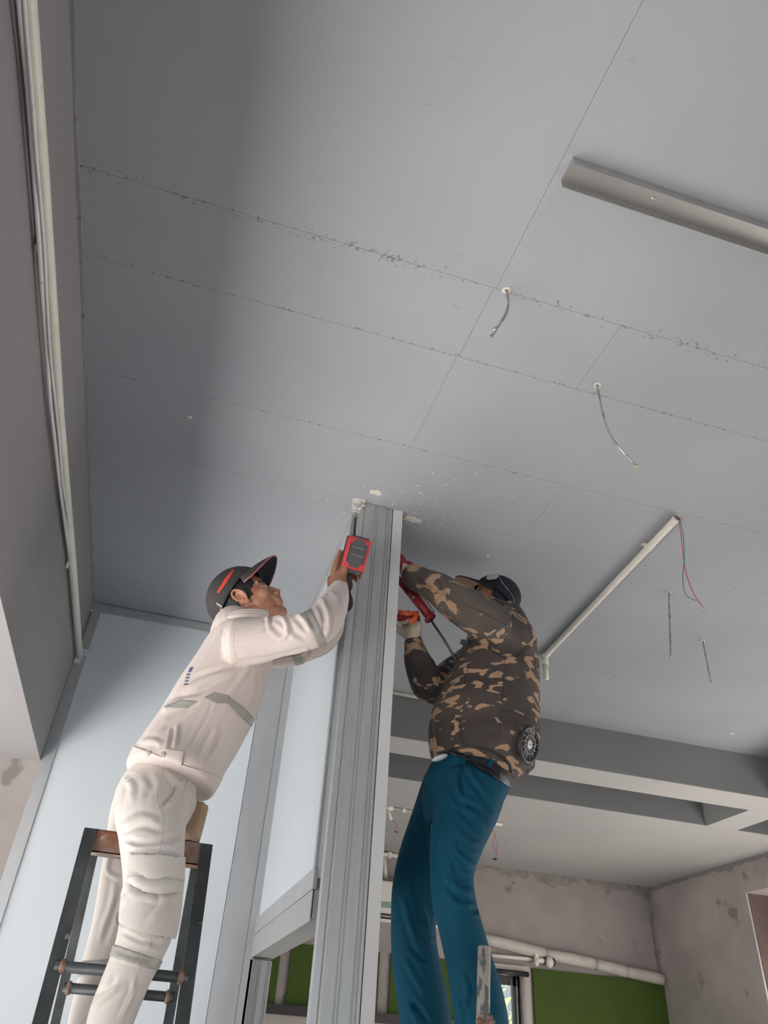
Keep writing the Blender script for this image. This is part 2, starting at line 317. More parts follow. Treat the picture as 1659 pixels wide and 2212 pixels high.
# steel header and jamb of the doorway
bm = B(); box(bm, (0.507, 2.565, 1.955), (0.612, 3.93, 2.033)); box(bm, (0.504, 2.565, 1.945), (0.510, 3.84, 2.033)); hd = struct('door_header', bm, M_steel)
def stud_profile(x0, x1, y, d):                     # rolled steel face: lips, centre grooves and edge ribs
    W_ = x1-x0; f = [(0, 0), (.035, .0015), (.06, 0), (.36, 0), (.375, .0028), (.395, .0028), (.41, 0), (.45, 0), (.465, .0028), (.485, .0028), (.50, 0), (.78, 0), (.80, .003), (.82, .003), (.835, -.001), (.87, -.001), (.885, .003), (.91, .003), (.925, 0), (1, 0)]
    return [(x0+a*W_, y+b) for a, b in f]+[(x1, y+d), (x0, y+d)]
bm = B(); prism(bm, stud_profile(0.515, 0.607, 3.842, 0.08), 0, 1.945); struct('door_jamb', bm, M_steel)
bm = B(); box(bm, (0.505, 3.80, 0), (0.517, 3.85, 1.94)); struct('door_jamb_strip', bm, M_trim)
bm = B(); box(bm, (0.42, 3.955, 0), (0.48, 7.25, ZC)); struct('wall_partition_inner', bm, M_panel)
# steel post and white end track in front
post = thing('steel_post', 'ribbed galvanised steel post with off-white edge track standing between the two workers', 'post', (0.6, 2.46, 0))
obj('post_face', prism(B(), stud_profile(0.534, 0.655, 2.46, 0.07), 0, ZC-0.002), M_steel, post)
bm = B(); box(bm, (0.513, 2.463, 0), (0.533, 2.50, ZC-0.03)); obj('edge_strip', bm, M_trim, post)['label'] = 'narrow pale strip along the left edge'
bm = B(); prism(bm, [(0.659, 2.459), (0.70, 2.459), (0.70, 2.56), (0.659, 2.56)], 0, ZC-0.002); obj('end_track', bm, M_track, post)['label'] = 'matt off-white end track'
# back wall, green paint, ledge, right wall
wb = struct('wall_back', box(B(), (3.47, 7.25, 0), (5.1, 7.45, ZC)), M_plaster)
bm = B(); box(bm, (0.42, 7.25, 0), (3.06, 7.45, ZC)); obj('wall_piece', bm, M_plaster, wb)
bm = B(); box(bm, (3.06, 7.25, 2.40), (3.47, 7.45, ZC)); obj('wall_piece', bm, M_plaster, wb)
bm = B(); box(bm, (3.06, 7.25, 0), (3.47, 7.45, 0.9)); obj('wall_piece', bm, M_plaster, wb)
for x0, x1 in ((0.55, 1.205), (1.295, 2.075), (2.175, 2.86), (3.52, 4.868)):
    obj('green_panel', box(B(), (x0, 7.228, 1.955), (x1, 7.25, 2.395)), M_green, wb)
obj('green_panel', box(B(), (3.52, 7.228, 0.9), (4.868, 7.25, 1.955)), M_green, wb)
struct('trim_7', box(B(), (0.50, 7.14, 1.885), (2.95, 7.25, 1.952)), M_sill)
obj('white_wall_lower', box(B(), (0.50, 7.23, 0.0), (3.0, 7.25, 1.885)), M_whitewall, wb)
wr = struct('wall_right', box(B(), (4.87, 5.87, 0), (5.1, 7.5, ZC)), M_plaster_lit)
bm = B(); box(bm, (4.87, -3.6, 2.96), (5.1, 5.87, ZC)); obj('lintel', bm, M_plaster_lit, wr)
bm = B(); box(bm, (4.87, -3.6, 0), (5.1, 0.2, 2.96)); obj('wall_piece', bm, M_plaster, wr)
bm = B(); box(bm, (6.2, -3.6, 0), (6.4, 7.5, 3.2)); box(bm, (5.1, 7.3, 0), (6.2, 7.5, 3.2)); box(bm, (5.1, -3.6, 2.97), (6.2, 7.3, 3.1)); box(bm, (4.89, 5.862, 0), (5.1, 5.87, 2.96)); struct('wall_right_outer', bm, M_brownwall)
bm = B(); box(bm, (-0.85, -3.8, 2.7), (5.1, -3.6, ZC)); box(bm, (-0.85, -3.8, 0), (-0.3, -3.6, 2.7)); box(bm, (4.2, -3.8, 0), (5.1, -3.6, 2.7)); struct('wall_behind', bm, M_plaster)
# dark mortar smears where the rear walls meet the soffit
def smear(name, p0, p1, n, par, thick=0.006, hmin=0.02, hmax=0.11, seed=1, dirn=V((0, 0, -1)), m=M_smear):
    rg = random.Random(seed); bm = B(); p0, p1 = V(p0), V(p1); N_ = 170; tv, bv = [], []
    for i in range(N_+1):
        p = p0.lerp(p1, i/N_); h = hmin+(hmax-hmin)*max(0, .35+noise.noise(V((i*.045, seed, 0)))*.9+noise.noise(V((i*.17, seed, 3)))*.5+noise.noise(V((i*.6, seed, 7)))*.25)+rg.uniform(-.002, .002)
        tv.append(p); bv.append(p+dirn*max(.006, h))
    a = [bm.verts.new(p) for p in tv]; b = [bm.verts.new(p) for p in bv]
    c = [bm.verts.new(p+n*thick) for p in tv]; d = [bm.verts.new(p+n*thick*.6) for p in bv]
    for i in range(N_):
        bm.faces.new((c[i], c[i+1], d[i+1], d[i])); bm.faces.new((d[i], d[i+1], b[i+1], b[i]))
    return obj(name, bm, m, par)
smear('mortar_smear', (2.3, 7.249, ZB-.002), (4.86, 7.249, ZB-.002), V((0, -1, 0)), wb, seed=2, hmax=0.15)
smear('mortar_smear', (4.869, 7.24, ZB-.002), (4.869, 5.2, ZB-.002), V((-1, 0, 0)), wr, seed=5, hmax=0.06, m=M_plaster)
smear('mortar_smear', (4.82, 7.248, ZB), (4.84, 7.248, 2.4), V((0, -1, 0)), wb, seed=9, hmax=0.05, dirn=V((1, 0, 0)))
# window far right
wn = thing('window_1', '', 'window', (3.26, 7.3, 0.9)); del wn['label']; del wn['category']; wn['kind'] = 'structure'
bm = B(); box(bm, (3.42, 7.19, .9), (3.47, 7.36, 2.40)); box(bm, (3.06, 7.19, 2.36), (3.42, 7.36, 2.40)); box(bm, (3.06, 7.19, .9), (3.10, 7.36, 2.36)); obj('window_surround', bm, M_whitewall, wn)
for x0, x1 in ((3.355, 3.378), (3.395, 3.418), (3.10, 3.13)): obj('window_frame', box(B(), (x0, 7.30, .9), (x1, 7.34, 2.34)), M_frame, wn)
obj('window_frame', box(B(), (3.10, 7.30, 2.25), (3.42, 7.335, 2.34)), M_frame, wn)
for x in (3.385, 3.325, 3.19): obj('window_bar', tube(B(), [(x, 7.285, .9), (x, 7.285, 2.30)], .004, 8), M_metal, wn)
obj('window_pane', box(B(), (3.10, 7.345, .9), (3.42, 7.349, 2.34)), M_glass, wn)
tag(obj('curtain_rail', tube(B(), [(3.05, 7.15, 2.335), (3.435, 7.15, 2.335)], .022, 12), M_black, smooth=True), 'short black roller rail above the narrow window at the far wall', 'rail')

# ================================================================ FIXED SERVICES
# left pipe with saddle clips and cables
XP = -0.575
pipe = thing('conduit_pipe', 'long cream plastic conduit clipped along the left plaster beam, white cables beside it', 'pipe', (XP, -0.5, 3.26))
obj('pipe_tube', tube(B(), [ax(40, -420, XP), ax(61, 0, XP), ax(90, 360, XP), ax(128, 900, XP), ax(156, 1210, XP), ax(172, 1418, XP)], .0160, 14), M_pvc, pipe, True)
for py, px in ((523, 101), (1212, 156)):
    c = ax(px, py, XP); bm = B()
    obox(bm, c+V((-.012, 0, -.002)), (0, 1, 0), (0, 0, 1), (1, 0, 0), .022, .062, .007, .002)
    tube(bm, [c+V((0, -.011, 0)), c+V((0, .011, 0))], .0155, 14)
    obj('saddle_clip', bm, M_pvc, pipe, False)
c = ax(171, 1420, XP); obj('end_flange', obox(B(), c+V((-.006, .01, -.004)), (0, 1, 0), (0, 0, 1), (1, 0, 0), .012, .045, .03, .002), M_pvc, pipe)
cab = [(41, 0), (60, 190), (72, 350), (84, 520), (92, 640), (101, 760), (108, 860), (118, 950), (128, 1040), (140, 1130), (150, 1200), (160, 1290), (173, 1370), (176, 1400)]
tag(obj('cable', tube(B(), [ax(x, y, XP-.006) for x, y in [(30, -200)]+cab], .0058, 8, 4), M_cable, smooth=True), 'outer white printed cable running along the cream conduit on the left beam', 'cable')
tag(obj('cable', tube(B(), [ax(x+9+2*math.sin(i*1.9), y, XP+.004) for i, (x, y) in enumerate([(30, -200)]+cab[:-2])], .0042, 8, 4), M_cable, smooth=True), 'inner thinner white cable squeezed between the left conduit and the outer cable', 'cable')
# zinc channel on ceiling
ch = thing('ceiling_channel', 'pale zinc u-shaped channel screwed open side down to the ceiling at upper right', 'channel', (1.4, .885, ZC))
bm = B()
for a, b, n, t in (((.643, .852), (2.4, .852), 0, 0),):
    box(bm, (.643, .852, ZC-.0025), (2.6, .918, ZC-.0005))
    box(bm, (.643, .852, ZC-.036), (2.6, .8535, ZC-.0025)); box(bm, (.643, .9165, ZC-.036), (2.6, .918, ZC-.0025))
obj('channel_body', bm, M_channel, ch)
cs = az(1411, 429, ZC-.004); bm = B(); ellip(bm, cs, (.006, .006, .004)); obj('screw_head', bm, M_rod, ch, True)
# conduit with tee on the ceiling and loose wires
zc = ZC-.019
P0 = az(1463, 1118, zc); P1 = az(1178, 1416, zc)
cd = thing('ceiling_conduit', 'straight cream ceiling conduit with clip and elbow drop, right of the camouflage jacket', 'pipe', P0)
bm = B(); tube(bm, [P0, P1], .0150, 16, caps=False); obj('pipe_tube', bm, M_pvc, cd, True)
bm = B(); tube(bm, [P0.lerp(P1, .002), P0.lerp(P1, .3)], .0125, 12); obj('pipe_bore', bm, M_smear, cd, True)
c = P0.lerp(P1, .17); dd = (P1-P0).normalized(); sd = dd.cross(V((0, 0, 1))); bm = B()
tube(bm, [c-dd*.010, c+dd*.010], .0178, 14); obox(bm, c+V((0, 0, .011)), sd, dd, (0, 0, 1), .06, .018, .006, .002)
obj('saddle_clip', bm, M_pvc, cd)
bm = B(); tube(bm, [P1-dd*.03, P1+dd*.035], .019, 14); tube(bm, [P1+dd*.012, P1+dd*.012+V((.0, 0, -.050))], .019, 14); tube(bm, [P1+dd*.012+V((0, 0, -.045)), P1+dd*.012+V((0, 0, -.135))], .015, 14)
obox(bm, P1+dd*.012, sd, dd, (0, 0, 1), .034, .034, .03, .006)
obj('tee_fitting', bm, M_pvc, cd, True)
def wire(name, pts, m, lab, r=.0016, hang=None): return tag(obj(name, tube(B(), pts, r, 8, 6), m, smooth=True), lab, 'wire')
w0 = az(1466, 1119, zc)
def hangs(pxs, p0, dz): # wire hanging from p0 towards the viewer side, keeping x,y depth plane
    return [p0]+[ay(x, y, p0.y+d) for x, y, d in pxs]
wire('red_wire', hangs([(1472, 1165, .005), (1477, 1210, .01), (1484, 1245, .0), (1500, 1285, -.01), (1519, 1312, 0)], w0, 0), M_wirer, 'long red wire dangling from the open end of the ceiling conduit')
wire('green_wire', hangs([(1476, 1160, .01), (1478, 1205, .0), (1475, 1255, -.01), (1482, 1285, 0), (1504, 1298, .01)], w0+V((.004, 0, 0)), 0), M_wireg, 'green wire dangling beside the red one from the ceiling conduit')
# bent rods hanging from the ceiling
def rod(p, pts, r, lab, nut=None, tip=None):
    p0 = az(*p, ZC); t = thing('hanging_rod', lab, 'rod', p0, 'threaded rods left hanging from the ceiling'); del t['group']
    P = [p0]+[ay(x, y, p0.y+d) for x, y, d in pts]
    obj('rod_shaft', tube(B(), P, r, 10, 5), M_rod, t, True)
    bm = B()
    rg = random.Random(int(p[0]))
    for k in range(9):
        a = k*.7; ellip(bm, p0+V((math.cos(a)*.009, math.sin(a)*.009, -.001)), (rg.uniform(.003, .007),)*2+(.0025,), u=8, v=6)
    obj('plug_collar', bm, M_chip, t)
    if nut:
        c = ay(nut[0], nut[1], p0.y+nut[2]); d = (P[-1]-P[-2]).normalized(); bm = B(); tube(bm, [c-d*.004, c+d*.004], .0085, 6); obj('nut', bm, M_metal, t)
    if tip: obj('rod_tip', tube(B(), [P[-1], P[-1]+(P[-1]-P[-2]).normalized()*.004], r*1.15, 10), tip, t)
    return t
rod((1094, 627), [(1098, 655, 0), (1093, 678, 0), (1077, 703, 0), (1061, 727, 0)], .0042, 'short bent rod with a nut near its rusty tip, nearest the zinc channel', nut=(1068, 713, 0), tip=M_rust)
rod((1290, 832), [(1299, 879, 0), (1312, 925, 0), (1330, 958, 0), (1374, 1006, 0)], .0033, 'long curved grey rod below the bent one, hanging at mid right of the ceiling', tip=M_brass)
rod((1445, 1280), [(1447, 1350, 0), (1449, 1423, 0)], .0046, 'straight pale rod hanging right of the slanted conduit')
rod((1518, 1384), [(1525, 1420, 0), (1536, 1475, 0)], .0038, 'short thin straight rod farthest right near the far beam')
# damage and plaster chips round the post head
def chip(px, py, rx, ry, lab=None, z=ZC, seed=1, m=M_chip, n=14, th=.003):
    rg = random.Random(seed); c = az(px, py, z); pts = []
    for k in range(n):
        a = 2*math.pi*k/n; f = rg.uniform(.55, 1.15); pts.append(c+V((math.cos(a)*rx*f, math.sin(a)*ry*f, 0)))
    return plate(B(), pts, (0, 0, -1), th)
cw = obj('exposed_filler', chip(815, 1064, .030, .022, seed=4), M_chip, ceil)
obj('exposed_filler', chip(890, 1122, .045, .022, seed=8), M_chip, ceil)
bm = B(); rg = random.Random(11)
for k in range(150):
    t = rg.random(); px = 790+rg.gauss(70, 75); py = 1035+rg.gauss(40, 32) if t < .5 else 1120+(px-870)*.18+rg.gauss(0, 12)
    c = az(px, py, ZC); s = rg.uniform(.001, .0032); ellip(bm, c, (s*rg.uniform(.8, 2.2), s, s*.5), u=6, v=4)
o = obj('filler_crumbs', bm, M_chip, ceil); o['kind'] = 'stuff'
bm = B(); rg = random.Random(21)
for k in range(90):
    px = rg.uniform(200, 1650); py = rg.uniform(60, 1500); c = az(px, py, ZC)
    if -0.55 < c.x < 3.8 and c.y < 4.2: s = rg.uniform(.001, .0028); ellip(bm, c, (s*rg.uniform(.8, 3), s, s*.5), u=6, v=4)
o = obj('paint_drips', bm, M_board, ceil); o['kind'] = 'stuff'
bm = B(); c = az(410, 901, ZC); ellip(bm, c, (.010, .007, .003)); c = az(1054, 1201, ZC); ellip(bm, c, (.008, .006, .003)); c = az(1582, 1585, ZC); ellip(bm, c, (.016, .012, .004))
o = obj('filled_screw_holes', bm, M_chip, ceil); o['kind'] = 'stuff'
# ragged seam filler on first joint
bm = B(); rg = random.Random(31)
for k in range(42):
    px = 440+rg.random()*360 if k < 30 else rg.uniform(1040, 1270); py = 450+(px-460)*.293+rg.gauss(0, 5); c = az(px, py, ZC); s = rg.uniform(.002, .006)
    ellip(bm, c, (s*rg.uniform(1, 2.6), s*.7, .0015), u=8, v=5)
o = obj('seam_filler', bm, M_board, ceil); o['kind'] = 'stuff'
bk = thing('ceiling_bracket', 'torn white bracket at the ceiling left of the post head, screw going into it', 'bracket', (.50, 2.45, ZC))
bm = B(); box(bm, (.478, 2.44, ZC-.004), (.533, 2.475, ZC-.0005)); box(bm, (.478, 2.470, ZC-.05), (.533, 2.474, ZC-.004)); obj('bracket_plate', bm, M_track, bk)
bm = B(); rg = random.Random(5)
for k in range(22): ellip(bm, (rg.uniform(.478, .53), rg.uniform(2.45, 2.468), ZC-rg.uniform(.006, .045)), (rg.uniform(.003, .008), .003, rg.uniform(.003, .007)), u=7, v=5)
o = obj('torn_filler', bm, M_chip, bk); o['kind'] = 'stuff'
# conduits and wires at the far end
PF0, PF1 = V((1.12, 4.285, ZC-.013)), V((1.95, 4.285, ZC-.013))
tag(obj('beam_conduit', tube(B(), [PF0, PF1], .0125, 12), M_pvc, smooth=True), 'thin cream conduit along the top of the far beam behind the post', 'pipe')
z2 = ZB-.016; a = az(835, 1745, z2); b = V((2.6, a.y, z2))
fc = thing('far_conduit', 'cream conduit with a short drop on the far lower ceiling between post and teal trousers', 'pipe', a)
bm = B(); tube(bm, [a, b], .0125, 12); obj('pipe_tube', bm, M_pvc, fc, True)
bm = B(); tube(bm, [a-V((.02, 0, 0)), a+V((.05, 0, 0))], .017, 12); tube(bm, [a, ay(845, 1772, a.y-.0)], .0135, 12); obj('tee_fitting', bm, M_pvc, fc, True)
for q in (.12, .30): obj('coupler', tube(B(), [a+V((q, 0, 0)), a+V((q+.03, 0, 0))], .0165, 12), M_pvc, fc, True)
e = ay(845, 1772, a.y)
wire('red_wire', [e]+[ay(x, y, a.y) for x, y in ((852, 1776), (858, 1785), (856, 1797))], M_wirer, 'short red wire curling from the far conduit drop beside the post', .002)
wire('black_wire', [ay(x, y, a.y) for x, y in ((851, 1796), (856, 1797), (860, 1799))], M_black, 'black wire stub at the end of the far red wire', .003)
w2 = az(1059, 1783, ZB-.003)
wire('red_wire', [w2]+[ay(x, y, w2.y) for x, y in ((1069, 1805), (1064, 1822), (1072, 1840), (1071, 1853))], M_wirer, 'thin red wire hanging from the far ceiling right of the teal trousers', .0022)
wire('grey_wire', [w2]+[ay(x, y, w2.y) for x, y in ((1066, 1795), (1074, 1822), (1073, 1845), (1068, 1856))], M_rod, 'thin grey wire twisted beside the red one on the far ceiling', .002)
tag(obj('wire_connector', obox(B(), ay(1069, 1856, w2.y), (1, 0, 0), (0, 1, 0), (0, 0, 1), .03, .02, .012, .003), M_black), 'small black connector at the end of the far hanging wires', 'connector')
# far wall services: wrapped pipe, thin pipe, junction and valve
yp = 7.19
segs = [((1040, 2027), (1175, 2060)), ((1177, 2061), (1283, 2082)), ((1287, 2083), (1352, 2099)), ((1353, 2099), (1431, 2116))]
wp = thing('wrapped_pipe', 'thick white wrapped pipe sloping down along the far wall above the green paint', 'pipe', ay(1040, 2027, yp))
for (x0, y0), (x1, y1) in segs:
    obj('wrap_section', tube(B(), [ay(x0, y0, yp), ay((x0+x1)/2, (y0+y1)/2-.5, yp), ay(x1, y1, yp)], [.046, .050, .048], 14, 3), M_wrap, wp, True)
tag(obj('thin_pipe', tube(B(), [ay(1040, 2062, 7.21), ay(1156, 2073, 7.21)], .017, 10), M_pvc, smooth=True), 'thin cream pipe under the thick wrapped pipe above the window', 'pipe')
jb = thing('pipe_joint', 'white joint with a round bulb end where the thin pipe stops under the wrapped pipe', 'joint', ay(1158, 2074, 7.15))
bm = B(); obox(bm, ay(1158, 2073, 7.16), (1, 0, 0), (0, 1, 0), (0, 0, 1), .035, .04, .10, .008); tube(bm, [ay(1158, 2074, 7.15), ay(1175, 2076, 7.15)], .022, 10); obj('joint_body', bm, M_pvc, jb)
bm = B(); tube(bm, [ay(1174, 2076, 7.15), ay(1181, 2077, 7.15)], .030, 10); obj('clamp', bm, M_black, jb)
bm = B(); ellip(bm, ay(1187, 2079, 7.13), (.040, .035, .046)); obj('bulb_end', bm, M_ac, jb, True)
bm = B(); ellip(bm, ay(1196, 2079, 7.14), (.018, .02, .035)); obj('bulb_cap', bm, M_black, jb, True)
# air conditioner
ac = thing('air_conditioner', 'cream wall air conditioner with a teal strip and dark slots, behind the teal trousers', 'air conditioner', (2.4, 7.2, 2.59))
bm = B(); box(bm, (1.98, 7.03, 2.605), (2.86, 7.25, 2.93)); bmesh.ops.bevel(bm, geom=bm.edges[:], offset=.012, segments=2, affect='EDGES'); obj('case', bm, M_ac, ac)
obj('teal_strip', box(B(), (1.985, 7.022, 2.715), (2.855, 7.032, 2.758)), M_acteal, ac)
for z_ in (2.66, 2.635):
    for k in range(4): obj('vent_slot', box(B(), (2.0+k*.21, 7.024, z_-.008), (2.195+k*.21, 7.032, z_+.008)), M_black, ac)
bm = B(); tube(bm, [ay(829, 1846, 7.2), ay(833, 1903, 7.2)], .020, 12); tag(obj('vertical_pipe', bm, M_pvc, smooth=True), 'short vertical cream pipe above the far air conditioner', 'pipe')
bm = B(); tube(bm, [(1.98, 7.19, 3.18), (2.18, 7.19, 3.18)], .018, 10); tube(bm, [(2.10, 7.19, 3.20), (2.10, 7.19, 3.15)], .024, 10); tag(obj('pipe_elbow', bm, M_pvc), 'cream pipe elbow tucked under the far ceiling above the vertical pipe', 'pipe')
struct('trim_8', box(B(), (1.9, 7.1, 2.945), (2.9, 7.25, 2.96)), M_smear)
# hedge outside the far window
hg = thing('garden_shrub', 'bright green sunlit shrub outside the narrow far window', 'shrub', (3.4, 9.4, 0))
obj('stem', tube(B(), [(3.4, 9.4, -.1), (3.42, 9.42, 1.2), (3.5, 9.4, 2.2)], [.05, .035, .02], 8), M_bark, hg)
bm = B(); rg = random.Random(2)
for k in range(700):
    c = V((3.6+rg.gauss(0, .55), 9.4+rg.gauss(0, .35), 1.7+rg.gauss(0, .6))); u = V((rg.gauss(0, 1), rg.gauss(0, 1), rg.gauss(0, 1))).normalized(); v = u.orthogonal().normalized(); s = rg.uniform(.05, .10)
    bm.faces.new([bm.verts.new(c+u*s), bm.verts.new(c+v*s*.45), bm.verts.new(c-u*s), bm.verts.new(c-v*s*.45)])
o = obj('foliage', bm, M_leaf, hg); o['kind'] = 'stuff'
struct('ground_rear', box(B(), (-.85, 7.5, -.2), (14, 16, -.02)), M_ground)

# ================================================================ PEOPLE : shared tools
def remesh(bm, vox, smooth=3, f=0.5):
    me = bpy.data.meshes.new('tmp'); bmesh.ops.recalc_face_normals(bm, faces=bm.faces); bm.to_mesh(me); bm.free()
    o = bpy.data.objects.new('tmp', me); C.objects.link(o)
    md = o.modifiers.new('r', 'REMESH'); md.mode = 'VOXEL'; md.voxel_size = vox; md.use_smooth_shade = True
    if smooth:
        s = o.modifiers.new('s', 'SMOOTH'); s.factor = f; s.iterations = smooth
    dg = bpy.context.evaluated_depsgraph_get(); m2 = bpy.data.meshes.new_from_object(o.evaluated_get(dg))
    bpy.data.objects.remove(o); bpy.data.meshes.remove(me)
    for p in m2.polygons: p.use_smooth = True
    return m2
def rings(bm, cs, us, vs, ru, rv, seg=24):
    R_ = []
    for c, u, v, a, b in zip(cs, us, vs, ru, rv):
        R_.append([bm.verts.new(c+u*(a*math.cos(2*math.pi*k/seg))+v*(b*math.sin(2*math.pi*k/seg))) for k in range(seg)])
    for p, q in zip(R_, R_[1:]):
        for k in range(seg): bm.faces.new((p[k], p[(k+1) % seg], q[(k+1) % seg], q[k]))
    bm.faces.new(R_[0][::-1]); bm.faces.new(R_[-1])
def limb(bm, spec, ratio=1.0, k=1.0, sub=5, cap=True, seg=24):
    # spec: (px, py, depth y, half width in photo px [, depth ratio]); a tapering closed tube through those places
    P = [(*ay(s[0], s[1], s[2]), s[3]*scale_at(ay(s[0], s[1], s[2]))*k, (s[4] if len(s) > 4 else ratio)) for s in spec]
    Q = cat_rom(P, sub); cs = [V(q[:3]) for q in Q]; us, vs, ru, rv = [], [], [], []
    for i, c in enumerate(cs):
        t = (cs[min(i+1, len(cs)-1)]-cs[max(i-1, 0)]).normalized(); d = (c-O).normalized()
        u = t.cross(d).normalized(); v = u.cross(t).normalized(); us.append(u); vs.append(v); ru.append(float(Q[i][3])); rv.append(float(Q[i][3]*Q[i][4]))
    if cap:  # rounded ends
        for e, sg in ((0, -1), (-1, 1)):
            c = cs[e]; t = (cs[1]-cs[0]).normalized() if e == 0 else (cs[-1]-cs[-2]).normalized()
            add = [(c+t*sg*ru[e]*.35, us[e], vs[e], ru[e]*.75, rv[e]*.75), (c+t*sg*ru[e]*.5, us[e], vs[e], ru[e]*.35, rv[e]*.35)]
            for a in add:
                if e == 0:
                    for l, x in zip((cs, us, vs, ru, rv), a): l.insert(0, x)
                else:
                    for l, x in zip((cs, us, vs, ru, rv), a): l.append(x)
            if e == 0: pass
    rings(bm, cs, us, vs, ru, rv, seg); return cs
def capsule(bm, a, b, ra, rb=None, seg=14):
    rb = ra if rb is None else rb; a, b = V(a), V(b); t = (b-a).normalized(); u = t.orthogonal().normalized(); v = t.cross(u)
    L = [(a-t*ra*.9, ra*.4), (a-t*ra*.6, ra*.8), (a, ra), (b, rb), (b+t*rb*.6, rb*.8), (b+t*rb*.9, rb*.4)]
    rings(bm, [c for c, r in L], [u]*6, [v]*6, [r for c, r in L], [r for c, r in L], seg)
def get_co(me): a = np.empty(len(me.vertices)*3); me.vertices.foreach_get('co', a); return a.reshape(-1, 3)
def get_no(me): a = np.empty(len(me.vertices)*3, dtype=np.float32); me.vertices.foreach_get('normal', a); return a.reshape(-1, 3).astype(float)
def put_co(me, a): me.vertices.foreach_set('co', a.ravel()); me.update()
npO, npR, npU, npF = (np.array(x) for x in (O, RIGHT, UP, FWD))
def pix(co):
    d = co-npO; z = d @ npF; return np.stack((FW/2+FPX*(d @ npR)/z, FH/2-FPX*(d @ npU)/z), 1)
def folds(me, strokes, face=0.05):
    # strokes: (polyline in photo px, half width px, height m): a cloth ridge (or valley if negative) modelled on the camera-facing side
    co = get_co(me); no = get_no(me); vd = npO-co; vd /= np.linalg.norm(vd, axis=1)[:, None]; fc = np.clip(((no*vd).sum(1)-face)/.25, 0, 1); P = pix(co); tot = np.zeros(len(co))
    for pl, wd, amp in strokes:
        pl = np.array(cat_rom([tuple(map(float, p)) for p in pl], 5)) if len(pl) > 2 else np.array(pl, float)
        lo = pl.min(0)-4*wd; hi = pl.max(0)+4*wd; idx = np.where(((P > lo) & (P < hi)).all(1) & (fc > 0))[0]
        if len(idx) == 0: continue
        q = P[idx]; best = np.full(len(idx), 1e9); bt = np.zeros(len(idx)); seg = len(pl)-1; sgn = np.zeros(len(idx))
        for i in range(seg):
            a, b = pl[i], pl[i+1]; ab = b-a; L2 = ab @ ab+1e-9; t = np.clip(((q-a) @ ab)/L2, 0, 1); pr = a+t[:, None]*ab; d = np.hypot(*(q-pr).T)
            cr = (ab[0]*(q[:, 1]-a[1])-ab[1]*(q[:, 0]-a[0]))
            m = d < best; best[m] = d[m]; bt[m] = (i+t[m])/seg; sgn[m] = np.sign(cr[m])
        env = np.clip(np.minimum(bt, 1-bt)*5+.15, 0, 1); x = best/wd
        tot[idx] += .72*amp*env*(np.exp(-x*x)-.45*np.exp(-((x-2.0)/.8)**2))
    put_co(me, co+no*(tot*fc)[:, None])
def ripple(me, amp, scale, stretch=(1, 1, 1), seed=0.0, ridged=True):
    co = get_co(me); no = get_no(me); d = np.empty(len(co)); sx, sy, sz = stretch
    for i, c in enumerate(co):
        n = noise.noise(V((c[0]*scale*sx+seed, c[1]*scale*sy, c[2]*scale*sz))); n2 = noise.noise(V((c[0]*scale*2.3*sx, c[1]*scale*2.3*sy+seed, c[2]*scale*2.3*sz)))
        d[i] = ((1-abs(n)*3) if ridged else n*1.5)+.4*n2
    put_co(me, co+no*(d*amp)[:, None])
def dent(me, pts, M=None):          # (centre, radius, depth) pushes in along the normal
    co = get_co(me); no = get_no(me); t = np.zeros(len(co))
    for c, r, a in pts: t += a*np.exp(-((co-np.array(c))**2).sum(1)/(r*r))
    put_co(me, co+no*t[:, None])
def plane_px(p1, p2, inside):       # cutting plane through two sight lines, normal towards `inside`
    n = ray(*p1).cross(ray(*p2)).normalized()
    if n.dot(ray(*inside)) < 0: n = -n
    return (O, n)
def patch(name, me, planes, m, parent, off=.0015, th=.0012, front=False, smooth=True):
    bm = B(); bm.from_mesh(me)
    for p, n in planes:
        bmesh.ops.bisect_plane(bm, geom=bm.verts[:]+bm.edges[:]+bm.faces[:], plane_co=p, plane_no=n, clear_inner=True)
    if front:
        bm.normal_update(); bmesh.ops.delete(bm, geom=[f for f in bm.faces if f.normal.dot((O-f.calc_center_median()).normalized()) < .02], context='FACES')
    if front:
        seen = set(); best = []
        for f in bm.faces:
            if f in seen: continue
            st = [f]; seen.add(f); comp = []
            while st:
                g = st.pop(); comp.append(g)
                for e in g.edges:
                    for h in e.link_faces:
                        if h not in seen: seen.add(h); st.append(h)
            if len(comp) > len(best): best = comp
        bs = set(best); bmesh.ops.delete(bm, geom=[f for f in bm.faces if f not in bs], context='FACES')
    bm.normal_update(); nm = [v.normal.copy() for v in bm.verts]
    for v, n in zip(bm.verts, nm): v.co += n*off
    r = bpy.data.meshes.new(name); bm.to_mesh(r); bm.free()
    for p in r.polygons: p.use_smooth = smooth
    o = link(name, r, m, parent)
    if th:
        s = o.modifiers.new('s', 'SOLIDIFY'); s.thickness = th; s.offset = 1
    return o
def poly_planes(pts):
    c = (sum(p[0] for p in pts)/len(pts), sum(p[1] for p in pts)/len(pts)); return [plane_px(pts[i], pts[(i+1) % len(pts)], c) for i in range(len(pts))]
def bvh(me): return BVHTree.FromPolygons([v.co[:] for v in me.vertices], [p.vertices[:] for p in me.polygons])
def cast(tree, px, py):
    h = tree.ray_cast(O, ray(px, py)); return (h[0], h[1]) if h[0] is not None else (None, None)
